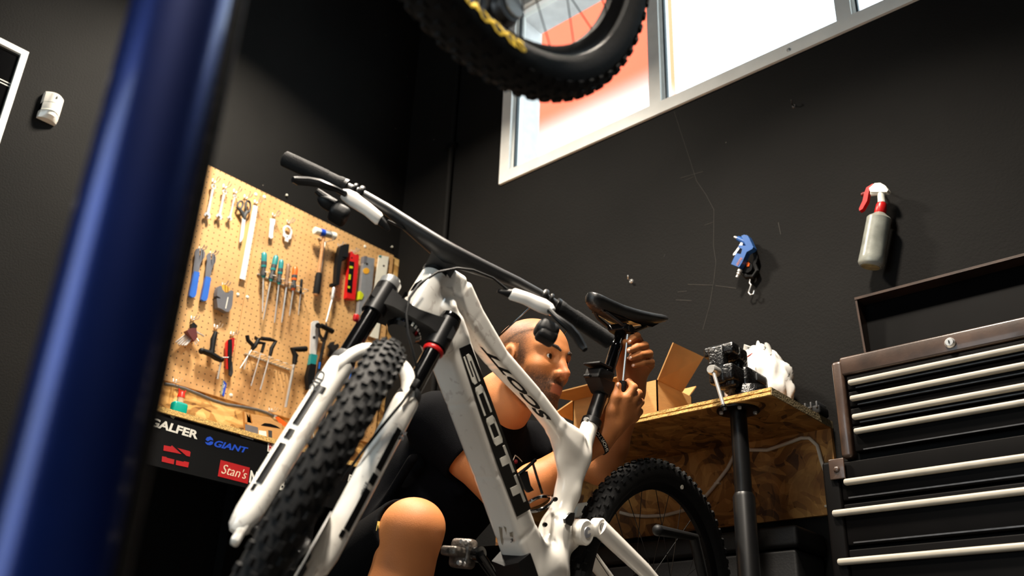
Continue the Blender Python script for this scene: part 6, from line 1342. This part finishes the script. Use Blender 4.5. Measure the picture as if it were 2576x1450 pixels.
# cheeks, nose, knuckles a little redder
colr = np.tile(skin, (len(P), 1)); red = np.array(rgb((174, 94, 58))[:3])
w = np.clip(inh * sm(f_, .098, .115) * .6, 0, 1)[:, None]; colr = colr * (1 - w) + red * w
for wgt, c_ in ((hair, hairc), (beard, beardc), (lip * .8, lipc)): colr = colr * (1 - wgt[:, None]) + c_ * wgt[:, None]
M_skin = mat('skin', (172, 108, 62), rough=.58, var=.12, scale=60, spec=.3, bump=.14, bscale=420, sss=.04)
nt = M_skin.node_tree; b_ = nt.nodes['Principled BSDF']; va = nt.nodes.new('ShaderNodeVertexColor'); va.layer_name = 'tone'
src = b_.inputs['Base Color'].links[0].from_socket; mxn = nt.nodes.new('ShaderNodeMixRGB'); mxn.blend_type = 'MIX'; mxn.inputs[0].default_value = .92
nt.links.new(src, mxn.inputs[1]); nt.links.new(va.outputs[0], mxn.inputs[2]); nt.links.new(mxn.outputs[0], b_.inputs['Base Color'])
man = thing('person', 'mechanic in black T-shirt and shorts crouching behind the white bike, tightening the saddle', 'person', (-1.85, 1.65, 0))
body = nobj('body', P, F, M_skin, man, colors=colr)
def hv(f, l, u): return Vector(hp(f, l, u))
Mh = Matrix(HM.tolist())
# eyes, brows
M_eye = mat('eye_white', (225, 215, 205), rough=.15, var=.02); M_iris = mat('dark_iris', (26, 16, 10), rough=.1, var=.2)
gaze = (Vector(hf) * .94 + Vector(hl) * .10 + Vector(hu_) * .03).normalized()
for g in (-1, 1):
    c = hv(.0725, g * .0325, .020); e = obj('eye', MB().ball(c, .0132, None, 20, 14), M_eye, man)
    obj('iris', MB().lathe(c + gaze * .0122, c + gaze * .01360, [(0, .0070), (.7, .0064), (1, .0045)], 18), M_iris, e)
    obj('eyebrow', MB().tube([hv(.0965, g * .012, .0385), hv(.0935, g * .024, .0445), hv(.0850, g * .040, .0475), hv(.0740, g * .053, .0430)], [.0036, .0048, .0042, .0016], 8, up=Vector(hu_), flat=1.1), mat('dark_brow_hair', (46, 32, 24), rough=.9, bump=.5, bscale=400), man)
# nails
for px, py, d in ((1584, 860, 2.379), (1581, 882, 2.365), (1585, 901, 2.363), (1593, 920, 2.370)):
    obj('fingernail', MB().ball(Vector(pt(px, py, d)), (.0050, .0028, .0040)), mat('nail', (226, 178, 156), rough=.3), man)
obj('fingernail', MB().ball(Vector(pt(1554, 968, 2.3235)), (.0045, .003, .0055)), mat('nail', (226, 178, 156)), man)
# T-shirt
t = SDF((-2.22, 1.30, .38), (-1.42, 2.10, .97), .0045)
t.chain([NB + A3((-.02, 0, -.03)), UCH, BEL, PEL], [.085, .145, .150, .152], .05)
t.ell(A3((-1.80, 1.71, .72)), (.13, .17, .14), k=.05)
t.cap(RS + A3((0, .01, 0)), LS, .070, .070, .06)
rse = RS + (RE - RS) * .50; lse = LS + (LE - LS) * .55
t.cap(RS, rse + (RE - RS) * .05, .068, .070, .04); t.cap(LS, lse, .068, .066, .04)
t.cap(rse + (RE - RS) * .20, RE + (RE - RS) * .2, .088, .09, .008, True); t.cap(lse + (LE - LS) * .2, LE + (LE - LS) * .2, .088, .09, .008, True)
t.cap(NB + A3((.06, 0, .05)), hp(-.02, 0, -.02), .070, .085, .012, True)
# soft folds
for a_, b_2, r_ in ((RS + A3((.03, .05, -.09)), UCH + A3((.13, -.02, -.10)), .012), (RS + A3((.02, .08, -.16)), BEL + A3((.13, -.03, .05)), .013), (BEL + A3((.14, -.09, .02)), PEL + A3((.13, -.05, .08)), .014), (RS + A3((-.03, -.04, -.10)), BEL + A3((.02, -.15, -.02)), .012)):
    t.cap(a_, b_2, r_, r_, .03)
P2, F2 = t.mesh(2)
M_shirt = mat('black_cotton', (7, 7, 9), rough=.9, var=.18, scale=120, bump=.25, bscale=500, spec=.05)
shirt = nobj('t_shirt', P2, F2, M_shirt, man)
# shorts
t = SDF((-2.22, 1.30, .24), (-1.46, 2.12, .66), .005)
t.cap(PEL, PEL + A3((-.01, 0, .06)), .155, .15, .04)
for h_, k_ in ((RH, RK), (LH, LK)):
    e_ = k_ + (h_ - k_) * .13; t.cap(h_, e_, .108, .084, .04); t.cap(k_ + (k_ - h_) * .07, k_ + (k_ - h_) * .5, .09, .10, .01, True)
P3, F3 = t.mesh(2)
shorts = nobj('shorts', P3, F3, mat('black_twill', (6, 6, 7), rough=.9, var=.2, scale=150, bump=.2, bscale=400, spec=.05), man)
# chest print and garment label, laid on the cloth by ray
from mathutils.bvhtree import BVHTree
def bvh(P, F): return BVHTree.FromPolygons([Vector(p) for p in P], [tuple(int(i) for i in f) for f in F])
bs_, bh_ = bvh(P2, F2), bvh(P3, F3)
def cast(tree, px, py, d0, lift=.0015):
    r = Vector(ray(px, py)).normalized(); h = tree.ray_cast(Vector(CAM), r); p = h[0] if h[0] is not None else atd(px, py, d0); return p - r * lift
lf = [cast(bs_, *p, 2.4) for p in ((1290, 1160), (1296, 1146), (1304, 1152), (1313, 1162))]
obj('chest_print', MB().tube(lf, .0016, 6), M_print_white, shirt)
rdp = cast(bs_, 1297, 1162, 2.4); obj('chest_badge', MB().ball(rdp, (.006, .006, .006)), mat('maroon_print', (140, 24, 40), rough=.6), shirt)
tq = [cast(bh_, *p, 2.2, .003) for p in ((946, 1336), (956, 1336), (958, 1313), (950, 1312))]
obj('side_label', MB().prism(tq, Vector(ray(950, 1320)).normalized() * .002), mat('yellow_label', (196, 178, 96), rough=.7), shorts, 0)
# wrist bands
ud = Vector((RWr - RE)).normalized(); wc = Vector(RWr) - ud * .004; tc2 = (Vector(CAM) - wc).normalized(); e1 = (tc2 - ud * tc2.dot(ud)).normalized(); e2 = ud.cross(e1)
rw_ = .0345
wbn = obj('wristband', MB().loft([[wc + ud * h + r_ * (math.cos(2 * math.pi * k / 36) * e1 + math.sin(2 * math.pi * k / 36) * e2) for h, r_ in ((-.006, rw_ - .001), (-.006, rw_ + .002), (.006, rw_ + .002 - .001), (.006, rw_ - .002))] for k in range(36)], loop=True), mat('black_silicone', (14, 14, 15), rough=.5), man)
def wraptext(sx):
    cu = bpy.data.curves.new('lettering', 'FONT'); cu.body = sx; cu.extrude = .5; to = bpy.data.objects.new('lettering', cu); COL.objects.link(to)
    dg = bpy.context.evaluated_depsgraph_get(); me = bpy.data.meshes.new_from_object(to.evaluated_get(dg)); vs = [v.co.copy() for v in me.vertices]; fs = [tuple(p.vertices) for p in me.polygons]; bpy.data.objects.remove(to)
    x0, x1 = min(v.x for v in vs), max(v.x for v in vs); y0_, y1_ = min(v.y for v in vs), max(v.y for v in vs); P = []
    for v in vs:
        a = 1.05 - 2.3 * (v.x - x0) / (x1 - x0); h = .0038 - .0076 * (v.y - y0_) / (y1_ - y0_); r_ = rw_ + .0018 + (v.z + .5) * .0008
        P.append(wc + ud * -h * -1 + r_ * (math.cos(a) * e1 + math.sin(a) * e2))
    return MB().add(P, fs)
obj('lettering', wraptext('SHORTCUTS'), M_print_white, wbn, 0)
ul = Vector((LW - LE)).normalized(); lc2 = Vector(LW) + ul * .004; g1 = ul.orthogonal().normalized(); g2 = ul.cross(g1)
obj('red_thread', MB().tube([lc2 + .0305 * (math.cos(2 * math.pi * k / 24) * g1 + math.sin(2 * math.pi * k / 24) * g2) for k in range(24)], .0016, 6, closed=True), M_red, man)
# glasses pushed up on the head
gls = thing('glasses', 'dark glasses with blue hinges pushed up on the mechanic head', 'glasses', hv(.03, 0, .13))
for g in (-1, 1):
    obj('temple', MB().tube([hv(-.050, g * .081, .055), hv(-.015, g * .084, .082), hv(.02, g * .080, .118), hv(.040, g * .074, .142)], .0022, 8), M_blackg, gls)
    obj('hinge', MB().tube([hv(.034, g * .076, .136), hv(.048, g * .070, .152)], .0038, 8), M_blue, gls)
    obj('lens', MB().loft([[hv(.052 + .004 * 0, 0, 0) + (Vector(hl) * (g * .034 + rr * math.cos(2 * math.pi * k / 20)) + Vector(hu_) * (.148 + .75 * rr * math.sin(2 * math.pi * k / 20)) + Vector(hf) * (.004 * z - .25 * .75 * rr * math.sin(2 * math.pi * k / 20))) for k in range(20)] for z, rr in ((0, .026), (1, .026))]), M_blackg, gls)
obj('bridge', MB().tube([hv(.054, -.010, .150), hv(.057, 0, .153), hv(.054, .010, .150)], .0025, 8), M_steel, gls)
# the tool in his hands
a_, b_3 = atd(1579, 842, 2.395), atd(1567, 964, 2.352)
multi('hex_driver', 'long silver hex driver with bent black handle held in both hands', 'screwdriver', [('shaft', MB().tube([a_, b_3], .0030, 8), M_chrome), ('handle', MB().tube([atd(1567.5, 960, 2.352), atd(1564, 985, 2.345), atd(1556, 1002, 2.342), atd(1546, 1012, 2.340)], [.0095, .0105, .0115, .0095], 14), M_rubber)])
# shoes and stool
for a2 in (RA, LA):
    sh_ = SDF(a2 + A3((-.09, -.08, -.10)), a2 + A3((.28, .08, .08)), .005); sh_.cap(a2 + A3((-.02, 0, -.035)), a2 + A3((.05, 0, -.04)), .048, .046, .03); sh_.cap(a2 + A3((.05, 0, -.042)), a2 + A3((.18, 0, -.055)), .046, .036, .03); sh_.ell(a2 + A3((.08, 0, -.075)), (.14, .05, .02), k=.01); sh_.plane((0, 0, .003), (0, 0, -1))
    Ps, Fs = sh_.mesh(1); nobj('shoe', Ps, Fs, M_rubber, man)
sx, sy = PEL[0] - .03, PEL[1]
stl = thing('low_stool', 'low black stool under the crouching mechanic', 'stool', (sx, sy, 0))
obj('seat', MB().lathe(V(sx, sy, .235), V(sx, sy, .275), [(0, .13), (.2, .14), (.8, .14), (1, .12)], 32), M_blackp, stl)
for k in range(4):
    a = math.pi / 4 + k * math.pi / 2; obj('leg', MB().tube([V(sx + .15 * math.cos(a), sy + .15 * math.sin(a), 0.0), V(sx + .10 * math.cos(a), sy + .10 * math.sin(a), .236)], .012, 10), M_blackm, stl)
